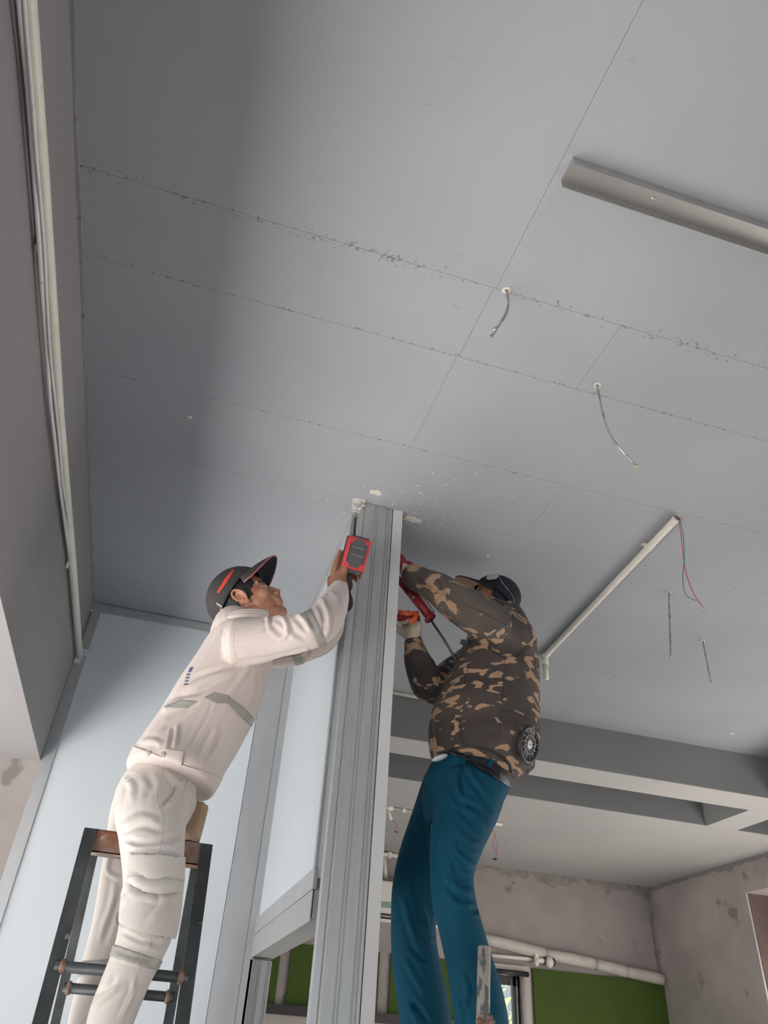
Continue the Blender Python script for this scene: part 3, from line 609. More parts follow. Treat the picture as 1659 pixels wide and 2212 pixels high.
def seam(name, tree, pl, m, parent, r=.0009, lift=.0003, step=5):
    pts = []; pl = cat_rom([tuple(map(float, p)) for p in pl], 4) if len(pl) > 2 else [np.array(p, float) for p in pl]
    for a, b in zip(pl, pl[1:]):
        n = max(1, int(np.hypot(*(b-a))/step))
        for k in range(n):
            q = a+(b-a)*k/n; h, nn = cast(tree, *q)
            if h is not None and (not pts or (h-pts[-1]).length < .05): pts.append(h+nn*lift)
    if len(pts) < 3: return None
    return obj(name, tube(B(), pts, r, 5), m, parent, True)
def frame(f, u):
    f = f.normalized(); u = (u-f*u.dot(f)).normalized(); l = u.cross(f); return Matrix((f, l, u)).transposed()   # columns forward, left, up
def cam_dir(x, y, toward): return (RIGHT*x+UP*y-FWD*toward).normalized()

def head_shapes(bm, c, M, s=1.0):
    E_ = lambda p, r, **k: ellip(bm, c+M @ (V(p)*s), V(r)*s, M, **k)
    K = lambda a, b, ra, rb=None: capsule(bm, c+M @ (V(a)*s), c+M @ (V(b)*s), ra*s, None if rb is None else rb*s)
    E_((-.010, 0, .040), (.097, .076, .088)); E_((.030, 0, -.020), (.060, .066, .085)); E_((.030, 0, -.060), (.058, .061, .050)); E_((.070, 0, -.050), (.028, .036, .042))
    E_((.066, 0, -.103), (.026, .028, .020)); E_((.080, 0, -.100), (.014, .018, .014))
    for q in (-1, 1):
        K((.002, q*.043, -.052), (.056, q*.024, -.096), .024, .023); E_((.055, q*.040, -.022), (.030, .024, .026))
        K((.083, q*.012, .022), (.070, q*.045, .026), .010, .008); E_((.098, q*.0125, -.035), (.012, .0085, .0085))
        E_((.072, q*.032, .002), (.016, .017, .013))
    E_((.045, 0, .035), (.045, .055, .050))
    K((.082, 0, .012), (.102, 0, -.022), .0095, .0105); E_((.106, 0, -.030), (.0115, .0115, .0105)); K((.096, 0, -.040), (.095, 0, -.052), .010)
    E_((.086, 0, -.062), (.015, .032, .024)); E_((.0955, 0, -.0565), (.009, .022, .0060)); E_((.0940, 0, -.0680), (.0085, .019, .0070))
def ear_shapes(bm, c, M, side, s=1.0):
    W = lambda p: c+M @ V((p[0]*s, side*p[1]*s, p[2]*s)); pts = []
    for k in range(15):
        a = math.radians(200-k*21); pts.append(W((-.004+math.cos(a)*.0185-.008*max(0, math.sin(a)), .083+.004*math.sin(a), .004+math.sin(a)*.031)))
    tube(bm, pts, [.0035, .0050, .0050, .0045, .004], 8)
    pts = [W((-.006+math.cos(math.radians(a))*.010, .080, .006+math.sin(math.radians(a))*.019)) for a in range(150, -110, -26)]; tube(bm, pts, .0032, 8)
    T = Matrix.Rotation(math.radians(side*-18), 3, 'Z')
    ellip(bm, W((-.004, .0755, .003)), V((.0175, .0040, .029))*s, M @ T); ellip(bm, W((.006, .0765, -.026)), V((.009, .0055, .010))*s, M)
    ellip(bm, W((.012, .076, -.003)), V((.0045, .006, .006))*s, M)
def hand_shapes(bm, W, D, N, side, s=1.0, curl=(35, 45, 35), fat=1.0, thumb=(40, 20), spread=4):
    # W wrist, D towards the fingers, N out of the palm side, side=+1/-1 thumb side; returns fingertip list
    D = D.normalized(); N = (N-D*N.dot(D)).normalized(); S = D.cross(N)*side
    M = Matrix((D, S, N)).transposed(); q = lambda a, b, c: W+(D*a+S*b+N*c)*s
    for k in range(4):
        b = .031-.020*k; capsule(bm, q(.012, b*.55, 0), q(.085, b, .0), .0125*fat*s, .0108*fat*s)
    ellip(bm, q(.045, 0, .003), V((.048, .038, .0155))*s*fat, M); ellip(bm, q(.035, .028, .010), V((.030, .015, .014))*s*fat, M)
    tips = []
    for k, (L1, L2, L3) in enumerate(((.043, .026, .021), (.047, .030, .022), (.044, .028, .022), (.034, .021, .019))):
        p = q(.088-.004*abs(k-1), .031-.020*k, 0); ang = 0; sp = math.radians((1.5-k)*spread)
        for L_, cu, r0, r1 in ((L1, curl[0], .0098, .0088), (L2, curl[1], .0088, .0080), (L3, curl[2], .0078, .0065)):
            ang += math.radians(cu); d = D*math.cos(ang)*math.cos(sp)+N*math.sin(ang)+S*math.sin(sp)*math.cos(ang)
            p2 = p+d*L_*s; capsule(bm, p, p2, r0*s*fat, r1*s*fat, 10); p = p2
        tips.append(p)
    p = q(.022, .034, .006); ang = math.radians(thumb[0]); tw = math.radians(thumb[1])
    for i, (L_, r0, r1) in enumerate(((.040, .0135, .0110), (.032, .0108, .0098), (.026, .0098, .0075))):
        d = D*math.cos(ang)+S*math.sin(ang)*math.cos(tw)+N*math.sin(ang)*math.sin(tw); p2 = p+d*L_*s; capsule(bm, p, p2, r0*s*fat, r1*s*fat, 10); p = p2; ang -= math.radians(12); tw += math.radians(14)
    tips.append(p); return tips

def make_cap(name, label, parent_loc, c, M, crown, lining, s=1.0, tilt=(.018, .43), piping=None, brim_len=.078, brim_drop=.25, arch=5.5, rz=.090):
    cap = thing(name, label, 'cap', parent_loc)
    R0 = V((.107, .087, rz))*s; C0 = V((-.012, 0, .046))*s; bm = B()
    nu, nv = 56, 22; grid = []
    def P(a, b):      # a around, b 0 rim..1 top
        z0 = (tilt[0]+tilt[1]*(math.cos(a)*R0.x*.9))
        zz = z0*s+(C0.z+R0.z-z0*s)*math.sin(b*math.pi/2); k = (zz-C0.z)/R0.z; k = max(-.75, min(1, k)); rr = math.sqrt(max(0, 1-k*k))
        sg = 1+.012*math.cos(6*a)*(1-b); return V((C0.x+R0.x*rr*math.cos(a)*sg, R0.y*rr*math.sin(a)*sg, zz))
    for j in range(nv): grid.append([bm.verts.new(c+M @ P(2*math.pi*i/nu, j/nv)) for i in range(nu)])
    top = bm.verts.new(c+M @ P(0, 1))
    for j in range(nv-1):
        for i in range(nu): bm.faces.new((grid[j][i], grid[j][(i+1) % nu], grid[j+1][(i+1) % nu], grid[j+1][i]))
    for i in range(nu): bm.faces.new((grid[-1][i], grid[-1][(i+1) % nu], top))
    o = obj('crown', bm, crown, cap, True); sd = o.modifiers.new('s', 'SOLIDIFY'); sd.thickness = .0025; sd.offset = 1
    for k in range(6):
        a = math.radians(30+60*k); obj('crown_seam', tube(B(), [c+M @ (P(a, t/9)*1.012) for t in range(10)], .0009, 5), crown, cap, True)
    obj('crown_button', ellip(B(), c+M @ (P(0, 1)+V((0, 0, .002))), (.006, .006, .004), M), crown, cap, True)
    # brim
    NA, NR = 28, 10; A = math.radians(66); top_, edge = [], []
    def Q(i, j):
        a = -A+2*A*i/NA; t = j/NR; b = P(a, .0); ex = math.cos(a/A*math.pi/2)**.55 if abs(a) < A else 0
        p = b+V((brim_len*t*ex, 0, 0))*s; yy = p.y/s; p = V((p.x, p.y*(1+.05*t), p.z+(-arch*yy*yy*t*.9+.012*t*(1-t)*4*.5+arch*.0016*t-brim_drop*(brim_len*t*ex))*s)); return p
    for nm, m_, off in (('brim', crown, 0.0), ('brim_lining', lining, -.0035*s)):
        bm = B(); g = [[bm.verts.new(c+M @ (Q(i, j)+V((0, 0, off)))) for j in range(NR+1)] for i in range(NA+1)]
        for i in range(NA):
            for j in range(NR): bm.faces.new((g[i][j], g[i+1][j], g[i+1][j+1], g[i][j+1]))
        bmesh.ops.remove_doubles(bm, verts=bm.verts, dist=.0002)
        o = obj(nm, bm, m_, cap, True); sd = o.modifiers.new('s', 'SOLIDIFY'); sd.thickness = .0028*s; sd.offset = 0
    obj('brim_piping', tube(B(), [c+M @ (Q(i, NR)+V((0, 0, -.0017*s))) for i in range(NA+1)], .0026*s, 8), piping or crown, cap, True)
    return cap, P, C0, R0
def patch_pred(name, me, fn, m, parent, off=.002, th=.002, jitter=0.0):
    co = get_co(me); n = len(me.polygons); ctr = np.empty(n*3); me.polygons.foreach_get('center', ctr); ctr = ctr.reshape(-1, 3)
    keep = fn(ctr); bm = B(); bm.from_mesh(me); bm.faces.ensure_lookup_table()
    bmesh.ops.delete(bm, geom=[f for f, k in zip(bm.faces[:], keep) if not k], context='FACES')
    if jitter:
        bmesh.ops.smooth_vert(bm, verts=[v for v in bm.verts if v.is_boundary], factor=.5, use_axis_x=True, use_axis_y=True, use_axis_z=True)
    bm.normal_update(); nm = [v.normal.copy() for v in bm.verts]
    for v, q in zip(bm.verts, nm): v.co += q*(off+jitter*noise.noise(v.co*260))
    r = bpy.data.meshes.new(name); bm.to_mesh(r); bm.free()
    for p in r.polygons: p.use_smooth = True
    o = link(name, r, m, parent)
    if th: s_ = o.modifiers.new('s', 'SOLIDIFY'); s_.thickness = th; s_.offset = -1
    return o
def recolor(me, fn, m):
    me.materials.append(m); n = len(me.polygons); ctr = np.empty(n*3); me.polygons.foreach_get('center', ctr); ctr = ctr.reshape(-1, 3)
    k = fn(ctr); idx = np.zeros(n, dtype=np.int32); me.polygons.foreach_get('material_index', idx); idx[k] = len(me.materials)-1; me.polygons.foreach_set('material_index', idx)
def local(ctr, c, M, s=1.0): return (ctr-np.array(c)) @ np.array(M)/s
def face_details(me, c, M, person, s=1.0):
    co = get_co(me); L_ = local(co, c, M, s); no = get_no(me); t = np.zeros(len(co))
    def g(x, y, z, rx, ry, rz): return np.exp(-((L_[:, 0]-x)/rx)**2-((L_[:, 1]-y)/ry)**2-((L_[:, 2]-z)/rz)**2)
    for q in (-1, 1):
        t -= .0045*g(.086, q*.032, .001, .02, .0125, .0042); t -= .003*g(.084, q*.032, .0135, .02, .014, .004); t -= .0022*g(.084, q*.032, -.012, .02, .013, .004)
        t -= .004*g(.090, q*.017, .002, .015, .006, .010); t -= .006*g(.108, q*.0058, -.0395, .007, .0030, .0045); t -= .0018*g(.105, q*.020, -.028, .02, .003, .008)
    t -= .0035*g(.104, 0, -.0618, .012, .024, .0016); t -= .0025*g(.10, 0, -.078, .02, .020, .005); t -= .0012*g(.104, 0, -.0465, .01, .0025, .006)
    t += .001*g(.104, 0, -.055, .01, .012, .003)
    put_co(me, co+no*(t*s)[:, None])
    recolor(me, lambda p: ((lambda q: (q[:, 0] > .088) & (np.abs(q[:, 1]) < .0225) & (q[:, 2] < -.0525+.10*np.abs(q[:, 1])*0-.16*np.abs(q[:, 1])*.5) & (q[:, 2] > -.0735+.30*np.abs(q[:, 1])))(local(p, c, M, s))), M_lip)
    for q in (-1, 1):
        e = c+M @ (V((.0735, q*.032, .001))*s)
        eye = obj('eye', ellip(B(), e, (.0125*s,)*3, M, 24, 18), M_white, person, True)
        look = (M @ V((.86, -q*.0+.05, .42))).normalized(); ip = e+look*.0093*s; up_ = look.orthogonal().normalized()
        Mi = Matrix((look, up_, look.cross(up_))).transposed(); obj('iris', ellip(B(), ip, (.0038*s, .0060*s, .0060*s), Mi, 16, 10), M_black, eye, True)
    for sd in (-1, 1): patch_pred('eyebrow', me, lambda p: (lambda q: (q[:, 0] > .05) & (q[:, 1]*sd > 0) & (np.abs(np.abs(q[:, 1])-.031) < .019) & (np.abs(q[:, 2]-.0235-.08*(np.abs(q[:, 1])-.031)) < .0032+.002*np.sin(q[:, 1]*900)))(local(p, c, M, s)), M_hair, person, .0008, 0, .0004)

# ================================================================ LADDER OF THE LEFT WORKER
def to_floor(p0, p1, z=0.0): d = p1-p0; return p0+d*((z-p0.z)/d.z)
lad = thing('step_ladder', 'dark steel folding ladder with rusty top channel under the worker in beige', 'ladder', (0, 2.3, 0))
LT, LB_ = ay(196, 1790, 2.38), ay(86, 2212, 2.20); RT, RB_ = ay(447, 1824, 2.38), ay(393, 2212, 2.20)
LTr, LBr = ay(205, 1832, 2.43), ay(119, 2212, 2.52); RTr, RBr = ay(424, 1862, 2.43), ay(363, 2212, 2.52)
sx = (RT-LT).normalized()
def angle_bar(nm, p0, p1, w_, d_, inward, m, par):
    a = (p1-p0).normalized(); s = (inward-a*inward.dot(a)).normalized(); n = a.cross(s)
    if n.y > 0: n = -n
    bm = B(); bar(bm, p0, p1, w_, .004, s, 0); bar(bm, p0-s*(w_/2-.002)-n*(d_/2), p1-s*(w_/2-.002)-n*(d_/2), .004, d_, s, 0); return obj(nm, bm, m, par)
LF, RF, LR, RR = to_floor(LT, LB_), to_floor(RT, RB_), to_floor(LTr, LBr), to_floor(RTr, RBr)
angle_bar('stile', LT, LF, .034, .034, sx, M_dsteel, lad); angle_bar('stile', RT, RF, .034, .034, -sx, M_dsteel, lad)
angle_bar('rear_stile', LTr, LR, .024, .026, sx, M_dsteel, lad); angle_bar('rear_stile', RTr, RR, .026, .026, -sx, M_dsteel, lad)
upv = V((0, 0, 1)); c0 = (LT+RT)/2; wd = (RT-LT).length+.03; ny = sx.cross(upv).normalized()
bm = B(); obox(bm, c0+V((0, .004, -.028)), sx, upv, ny, wd-.05, .058, .004); obox(bm, c0+V((0, .030, .0)), sx, upv, ny, wd, .004, .056); obox(bm, c0+V((0, .030, -.056)), sx, upv, ny, wd-.04, .004, .056)
t_ = obj('top_channel', bm, M_rust, lad); t_['label'] = 'rust-stained steel channel across the top'
def along(a, b, z): return a+(b-a)*((z-a.z)/(b.z-a.z))
z1 = ay(130, 2089, 2.27).z
for z_ in (z1, z1-.45, z1-.9, z1-1.35):
    if z_ < .1: continue
    bm = B(); a, b = along(LT, LF, z_), along(RT, RF, z_); tube(bm, [a, b], .0125, 12); obj('rung', bm, M_dsteel, lad, True)
    for q in (a+sx*.018, b-sx*.018): obj('weld', ellip(B(), q, (.012, .016, .017), u=10, v=8), M_weld, lad, True)
    bm = B(); zz = z_-.03; a, b = along(LTr, LR, zz), along(RTr, RR, zz); tube(bm, [a, b], .0125, 12); obj('rear_rung', bm, M_dsteel, lad, True)
    for q in (a+sx*.014, b-sx*.014): obj('weld', ellip(B(), q, (.011, .015, .017), u=10, v=8), M_weld, lad, True)
Wd = ay(430, 1738, 2.40); Wb = ay(409, 1818, 2.40); wt = (Wd-Wb).normalized(); Wb = Wd-wt*(Wd.z-RT.z)/wt.z*.98
wp_ = thing('wooden_stub', 'rough round wooden pole stub standing on the right end of the rusty ladder channel', 'pole', Wb)
bm = B(); tube(bm, [Wb+wt*.004, Wb.lerp(Wd, .35), Wb.lerp(Wd, .7), Wd-wt*.006, Wd], [.0285, .0295, .0300, .0305, .027], 22)
for v in bm.verts: v.co += (v.co-Wb).cross(wt).normalized()*0 + V((noise.noise(v.co*60), noise.noise(v.co*60+V((5, 0, 0))), 0))*.003
obj('pole_body', bm, M_wood, wp_, True)
bm = B(); rg = random.Random(8)
for k in range(40):
    a = rg.uniform(0, 6.28); r_ = .026*math.sqrt(rg.random()); u = wt.orthogonal().normalized(); ellip(bm, Wd+(u*math.cos(a)+wt.cross(u)*math.sin(a))*r_, (.004, .004, .0035), u=7, v=5)
o = obj('frayed_end', bm, M_wood, wp_); o['kind'] = 'stuff'

# ================================================================ LEFT WORKER (beige)
man = thing('person', 'person in beige work clothes and charcoal cap, drilling up at the ceiling', 'person', (0.0, 2.35, 1.29))
hF = cam_dir(.775, .60, -.20); hU = cam_dir(-.61, .775, -.48); HM = frame(hF, hU)
HC = ay(523, 1289, 2.30) + (HM @ V((0, .078, 0)))
neckb = ay(512, 1362, 2.42)
# body: one continuous figure under the clothes
bm = B(); head_shapes(bm, HC, HM); ear_shapes(bm, HC, HM, -1); ear_shapes(bm, HC, HM, 1)
capsule(bm, HC+HM @ V((-.022, 0, -.045)), neckb, .056, .064); capsule(bm, HC+HM @ V((.01, 0, -.075)), neckb+V((.03, 0, 0)), .045, .05)
torso = [(524, 1362, 2.42, 46, 1.5), (518, 1400, 2.41, 72, 1.45), (503, 1440, 2.40, 82, 1.3), (474, 1500, 2.39, 92, 1.1), (432, 1575, 2.38, 95, 1.05), (398, 1628, 2.38, 98, 1.2), (378, 1662, 2.38, 100, 1.38), (368, 1684, 2.38, 98, 1.42)]
arm_n = [(508, 1388, 2.24, 52), (545, 1386, 2.22, 50), (600, 1375, 2.18, 45), (652, 1366, 2.14, 41), (690, 1352, 2.13, 41), (712, 1322, 2.17, 37), (725, 1294, 2.23, 29), (733, 1273, 2.26, 21, 1.1)]
arm_f = [(540, 1400, 2.58, 40), (600, 1408, 2.53, 34), (655, 1400, 2.49, 31), (700, 1382, 2.48, 28), (724, 1340, 2.45, 22), (722, 1285, 2.42, 13), (719, 1272, 2.41, 11)]
leg_n = [(345, 1700, 2.34, 66, .9), (330, 1742, 2.30, 78, .95), (329, 1800, 2.24, 70, 1.0), (331, 1860, 2.21, 64, 1.0), (328, 1930, 2.19, 61, 1.0), (318, 2000, 2.17, 60, 1.0), (296, 2062, 2.17, 54, 1.0), (268, 2125, 2.18, 51, 1.0), (240, 2200, 2.20, 51, 1.0), (216, 2290, 2.23, 44, 1.0), (207, 2330, 2.24, 40, 1.0)]
leg_f = [(340, 1690, 2.47, 70, .9), (300, 1760, 2.50, 62, 1.0), (276, 1850, 2.53, 50, 1.0), (258, 1940, 2.56, 46, 1.0), (236, 2020, 2.58, 42, 1.0), (212, 2100, 2.60, 38, 1.0), (186, 2190, 2.62, 35, 1.0), (165, 2290, 2.62, 33, 1.0), (160, 2320, 2.62, 32, 1.0)]
hips = [(368, 1665, 2.38, 66, 1.1), (345, 1705, 2.38, 84, 1.05), (332, 1745, 2.37, 86, 1.1), (326, 1790, 2.34, 66, 1.2)]
limb(bm, torso[:-2], k=.80); limb(bm, hips, k=.84)
for a_, k_ in ((arm_n, .74), (arm_f, .74), (leg_n, .74), (leg_f, .74)): limb(bm, a_, k=k_)
# grip hand behind the battery, and the supporting far hand
Wn = ay(735, 1254, 2.285); Dn = (ay(748, 1188, 2.36)-Wn).normalized(); Nn = cam_dir(.85, -.1, -.45)
capsule(bm, ay(731, 1275, 2.26), Wn+Dn*.02, .026, .029); tn = hand_shapes(bm, Wn, Dn, Nn, 1, 1.02, curl=(62, 62, 40), thumb=(38, 62), fat=1.08)
Wf = ay(717, 1262, 2.42); Df = (ay(735, 1200, 2.43)-Wf).normalized(); Nf = cam_dir(.9, -.2, .30)
capsule(bm, ay(720, 1288, 2.42), Wf+Df*.02, .021, .024); tf = hand_shapes(bm, Wf, Df, Nf, -1, .98, curl=(16, 26, 20), thumb=(34, 10))
me = remesh(bm, .0026, 5, .5)
body = link('body', me, M_skin, man); face_details(me, HC, HM, man)
# hair below the cap
def hair_fn(p):
    q = local(p, HC, HM); x, y, z = q[:, 0], np.abs(q[:, 1]), q[:, 2]; j = np.array([noise.noise(V(t_)*150) for t_ in p])*.008+np.array([noise.noise(V(t_)*60) for t_ in p])*.006
    zmin = np.where(x > .060, 9, np.where(x > .034, .006+(x-.034)*.9, np.where(x > .010, -.012, np.where(x > -.022, .026, -.098))))
    return (z > zmin+j) & (z < .12) & ((y < .0785) | (x < -.022) | (z > .045)) & (x < .062) & ~((x > -.03) & (x < .02) & (y > .0745) & (z < .040))
rough = (np.abs(get_co(me)-np.array(HC)).max(1).min())
patch_pred('hair', me, lambda p: np.where(np.linalg.norm(p-np.array(HC), axis=1) < .15, hair_fn(p), False), M_hair, man, .0045, .004, .0025)
# jacket
bm = B(); limb(bm, torso, cap=False); limb(bm, arm_n); limb(bm, arm_f)
limb(bm, [(505, 1345, 2.42, 44, 1.4), (512, 1372, 2.41, 60, 1.4), (518, 1400, 2.41, 66, 1.3)])          # yoke up to the collar
me = remesh(bm, .0047, 5, .5)
ripple(me, .0016, 7, (1, 1, 1), 3.0, False)
folds(me, [([(590, 1330), (612, 1338), (622, 1362), (608, 1382)], 4.5, .010), ([(640, 1325), (658, 1342), (672, 1365)], 5, .012), ([(625, 1350), (640, 1368), (660, 1378)], 6, -.008),
           ([(585, 1345), (600, 1362), (618, 1375)], 6, -.006), ([(694, 1300), (706, 1325), (708, 1355), (703, 1375)], 4.5, .013), ([(688, 1305), (697, 1325), (699, 1345)], 4, -.007),
           ([(686, 1300), (697, 1295), (703, 1310)], 3.5, .010), ([(712, 1275), (722, 1290), (728, 1312)], 5, .007), ([(705, 1285), (715, 1278), (730, 1280)], 4, -.006), ([(735, 1285), (728, 1310), (720, 1335)], 5, -.004),
           ([(515, 1435), (560, 1430), (630, 1415), (690, 1398)], 4, .004), ([(520, 1425), (580, 1420), (650, 1402)], 4, -.004), ([(572, 1328), (580, 1340), (578, 1355)], 4, .009), ([(585, 1322), (583, 1345), (570, 1362)], 4, -.007),
           ([(480, 1362), (488, 1372), (484, 1388)], 4, -.002),
           ([(415, 1465), (450, 1452), (500, 1440), (525, 1432)], 4, -.006), ([(400, 1492), (440, 1470), (500, 1450)], 6, .009), ([(385, 1508), (430, 1495), (470, 1470)], 5, -.009), ([(350, 1540), (380, 1520), (430, 1500)], 8, .010),
           ([(352, 1575), (380, 1555), (420, 1520)], 7, -.007), ([(375, 1572), (372, 1595), (365, 1615)], 4, -.010), ([(385, 1565), (380, 1590), (375, 1612)], 5, .008), ([(470, 1575), (455, 1600), (435, 1638)], 5, .009), ([(480, 1582), (465, 1610), (448, 1640)], 5, -.005),
           ([(460, 1520), (440, 1560), (410, 1610)], 4, -.004), ([(540, 1440), (520, 1470), (490, 1500)], 6, .006), ([(560, 1450), (555, 1500), (535, 1550)], 5, -.005), ([(300, 1605), (330, 1600), (350, 1610)], 6, .006),
           ([(610, 1425), (650, 1412), (668, 1420), (675, 1405)], 3.5, .006), ([(655, 1425), (672, 1398)], 3, -.005)])
put = me; jacket = link('jacket', me, M_beige, man); jt = bvh(me)
# sewn details on the jacket
bmr = lambda pts: [plane_px(pts[k], pts[k+1], pts[4]) for k in (0, 2)]
patch('reflective_band', me, poly_planes([(440, 1507), (462, 1496), (495, 1503), (492, 1520), (466, 1519)]), M_reflect, jacket, .0016, .001, front=True)
patch('reflective_band', me, poly_planes([(490, 1502), (525, 1528), (553, 1556), (546, 1578), (517, 1546), (489, 1521)]), M_reflect, jacket, .0016, .001, front=True)
patch('reflective_band', me, poly_planes([(350, 1530), (392, 1512), (428, 1515), (402, 1532), (375, 1530)]), M_reflect, jacket, .0016, .001, front=True)
patch('reflective_band', me, [plane_px((655, 1318), (690, 1400), (720, 1330)), plane_px((672, 1318), (706, 1390), (640, 1350)), plane_px((740, 1400), (600, 1408), (680, 1340)), (ay(680, 1350, 2.32), V((0, -1, 0)))], M_reflect, jacket, .0016, .001)
patch('reflective_band', me, [plane_px((622, 1400), (640, 1440), (660, 1415)), plane_px((645, 1400), (660, 1440), (630, 1415)), (ay(650, 1410, 2.36), V((0, 1, 0)))], M_reflect, jacket, .0016, .001)
hb = patch('waistband', me, [plane_px((270, 1606), (480, 1680), (350, 1660)), plane_px((500, 1500), (440, 1640), (300, 1600))][:1]+[plane_px((270, 1612), (470, 1668), (350, 1690))][:0], M_beige, jacket, .0022, .0015)
for pl in ([(273, 1608), (320, 1612), (390, 1630), (430, 1645), (470, 1665)], [(508, 1360), (503, 1385), (508, 1415), (517, 1436)], [(468, 1520), (440, 1560), (405, 1615), (385, 1630)], [(470, 1372), (500, 1345), (545, 1335)],
           [(575, 1440), (573, 1480), (555, 1530), (530, 1590)], [(410, 1470), (460, 1452), (515, 1437)], [(700, 1385), (706, 1360), (690, 1325)], [(716, 1292), (738, 1302), (740, 1320)], [(277, 1640), (340, 1650), (400, 1672), (455, 1706)]):
    seam('stitching', jt, pl, M_beige_t, jacket, .0008)
pt = patch('waist_tab', me, poly_planes([(355, 1618), (396, 1626), (392, 1652), (350, 1642)]), M_beige, jacket, .0042, .002, front=True)
for px, py in ((323, 1628), (355, 1631)):
    h, n_ = cast(jt, px, py)
    if h:
        Mb = Matrix((n_, n_.orthogonal().normalized(), n_.cross(n_.orthogonal().normalized()))).transposed(); off = .008 if px > 340 else .004
        bt_ = obj('button', ellip(B(), h+n_*off, (.0022, .0078, .0078), Mb, 14, 8), M_reflect, jacket, True); obj('button_dimple', ellip(B(), h+n_*(off+.0012), (.0008, .0022, .0022), Mb, 8, 6), M_dgrey, jacket)
patch('back_print', me, poly_planes([(411, 1441), (419, 1441), (413, 1452), (406, 1452)]), M_print, jacket, .0006, 0, front=True)
for k in range(4): patch('back_print', me, poly_planes([(404-k*1.6+0, 1455+k*7), (412-k*1.6, 1455+k*7), (410-k*1.6, 1459+k*7), (402-k*1.6, 1459+k*7)]), M_print, jacket, .0006, 0, front=True)
# collar and cuff rolls
bm = B(); cc = [ay(x, y, yy) for x, y, yy in ((487, 1335, 2.33), (510, 1322, 2.28), (545, 1318, 2.27), (578, 1322, 2.30), (592, 1330, 2.40), (570, 1322, 2.50), (520, 1318, 2.52), (490, 1330, 2.45), (487, 1335, 2.33))]
tube(bm, cc, .0055, 8, 5); tube(bm, [p+V((-.004, 0, -.010)) for p in cc], .009, 8, 5); tube(bm, [p+V((-.006, 0, -.020)) for p in cc], .011, 8, 5); obj('collar', bm, M_beige, jacket, True)
# trousers
bm = B(); limb(bm, hips, cap=False); limb(bm, leg_n); limb(bm, leg_f)
me = remesh(bm, .0050, 5, .5)
ripple(me, .0020, 6, (1, 1, 1.3), 9.0, False)
folds(me, [([(262, 1790), (300, 1765), (345, 1775)], 7, .006), ([(258, 1800), (300, 1785), (350, 1795)], 6, -.006), ([(268, 1812), (330, 1820), (390, 1800)], 5, -.006), ([(265, 1822), (320, 1838), (392, 1818)], 5, .007),
           ([(285, 1840), (330, 1835), (388, 1840)], 4, -.006), ([(280, 1905), (310, 1930), (350, 1935), (390, 1925)], 6, -.010), ([(285, 1895), (325, 1915), (385, 1905)], 7, .007), ([(262, 1960), (300, 1930), (340, 1945)], 7, .006),
           ([(345, 1925), (350, 1960), (320, 1995)], 6, .006), ([(262, 2012), (310, 2034), (368, 2038)], 4, -.007), ([(262, 1965), (256, 1985), (270, 2000)], 4, -.007),
           ([(320, 2035), (345, 2045), (365, 2035)], 4, -.006), ([(245, 2060), (280, 2075), (330, 2085)], 5, .004), ([(200, 2150), (235, 2130), (250, 2110)], 5, -.006), ([(195, 2180), (230, 2150), (260, 2130)], 6, .006), ([(290, 2110), (285, 2150), (260, 2200)], 5, .006),
           ([(385, 1690), (370, 1720), (350, 1742)], 3.5, -.007), ([(395, 1695), (380, 1725), (358, 1745)], 4, .006), ([(315, 1670), (330, 1700), (310, 1720)], 7, -.006), ([(265, 1680), (285, 1700), (280, 1730)], 7, .006), ([(365, 1670), (380, 1690), (400, 1690)], 5, .007),
           ([(240, 1840), (232, 1880), (262, 1900)], 5, .005), ([(250, 1900), (240, 1960), (215, 2020)], 6, .006), ([(262, 1920), (240, 1990), (222, 2040)], 5, -.006), ([(392, 1745), (408, 1755), (402, 1790)], 5, .006)])
trousers = link('trousers', me, M_beige_t, man); tt = bvh(me)
patch('cargo_flap', me, poly_planes([(284, 1846), (348, 1850), (392, 1852), (390, 1904), (336, 1900), (280, 1894)]), M_beige_t, trousers, .0085, .003, front=True)
patch('cargo_pocket', me, poly_planes([(279, 1894), (391, 1904), (392, 1950), (378, 2028), (350, 2024), (262, 1998), (268, 1930)]), M_beige_t, trousers, .0055, .003, front=True)
patch('shin_reflective_band', me, [plane_px((242, 2040), (352, 2076), (300, 2080)), plane_px((228, 2062), (345, 2098), (300, 2040)), (ay(300, 2060, 2.38), V((0, -1, 0)))], M_reflect, trousers, .0018, .001)
patch('shin_reflective_band', me, [plane_px((180, 2077), (225, 2073), (200, 2100)), plane_px((170, 2112), (225, 2090), (200, 2060)), (ay(200, 2090, 2.45), V((0, 1, 0)))], M_reflect, trousers, .0018, .001)
for pl in ([(352, 1660), (340, 1700), (338, 1730), (348, 1760), (350, 1800), (343, 1845)], [(406, 1680), (395, 1712), (370, 1730), (348, 1742)], [(264, 1673), (285, 1668), (302, 1672)], [(262, 1692), (285, 1690), (302, 1680)], [(303, 2086), (290, 2120), (270, 2170), (250, 2210)],
           [(284, 1850), (330, 1852), (390, 1858)], [(326, 2025), (322, 2045), (318, 2058)], [(280, 1888), (330, 1894), (388, 1899)]):
    seam('stitching', tt, pl, M_beige, trousers, .0009)
def shoe(p, heading, parent, m=None):
    f = V(heading).normalized(); M = Matrix((f, V((0, 0, 1)).cross(f), V((0, 0, 1)))).transposed(); bm = B()
    ellip(bm, p+f*.10+V((0, 0, .035)), (.075, .045, .034), M); ellip(bm, p+V((0, 0, .05)), (.075, .04, .048), M); ellip(bm, p+f*.03+V((0, 0, .015)), (.14, .043, .015), M); capsule(bm, p+V((0, 0, .05)), p+V((0, 0, .12)), .042, .046)
    link('shoe', remesh(bm, .006, 3), M_shoe, parent)
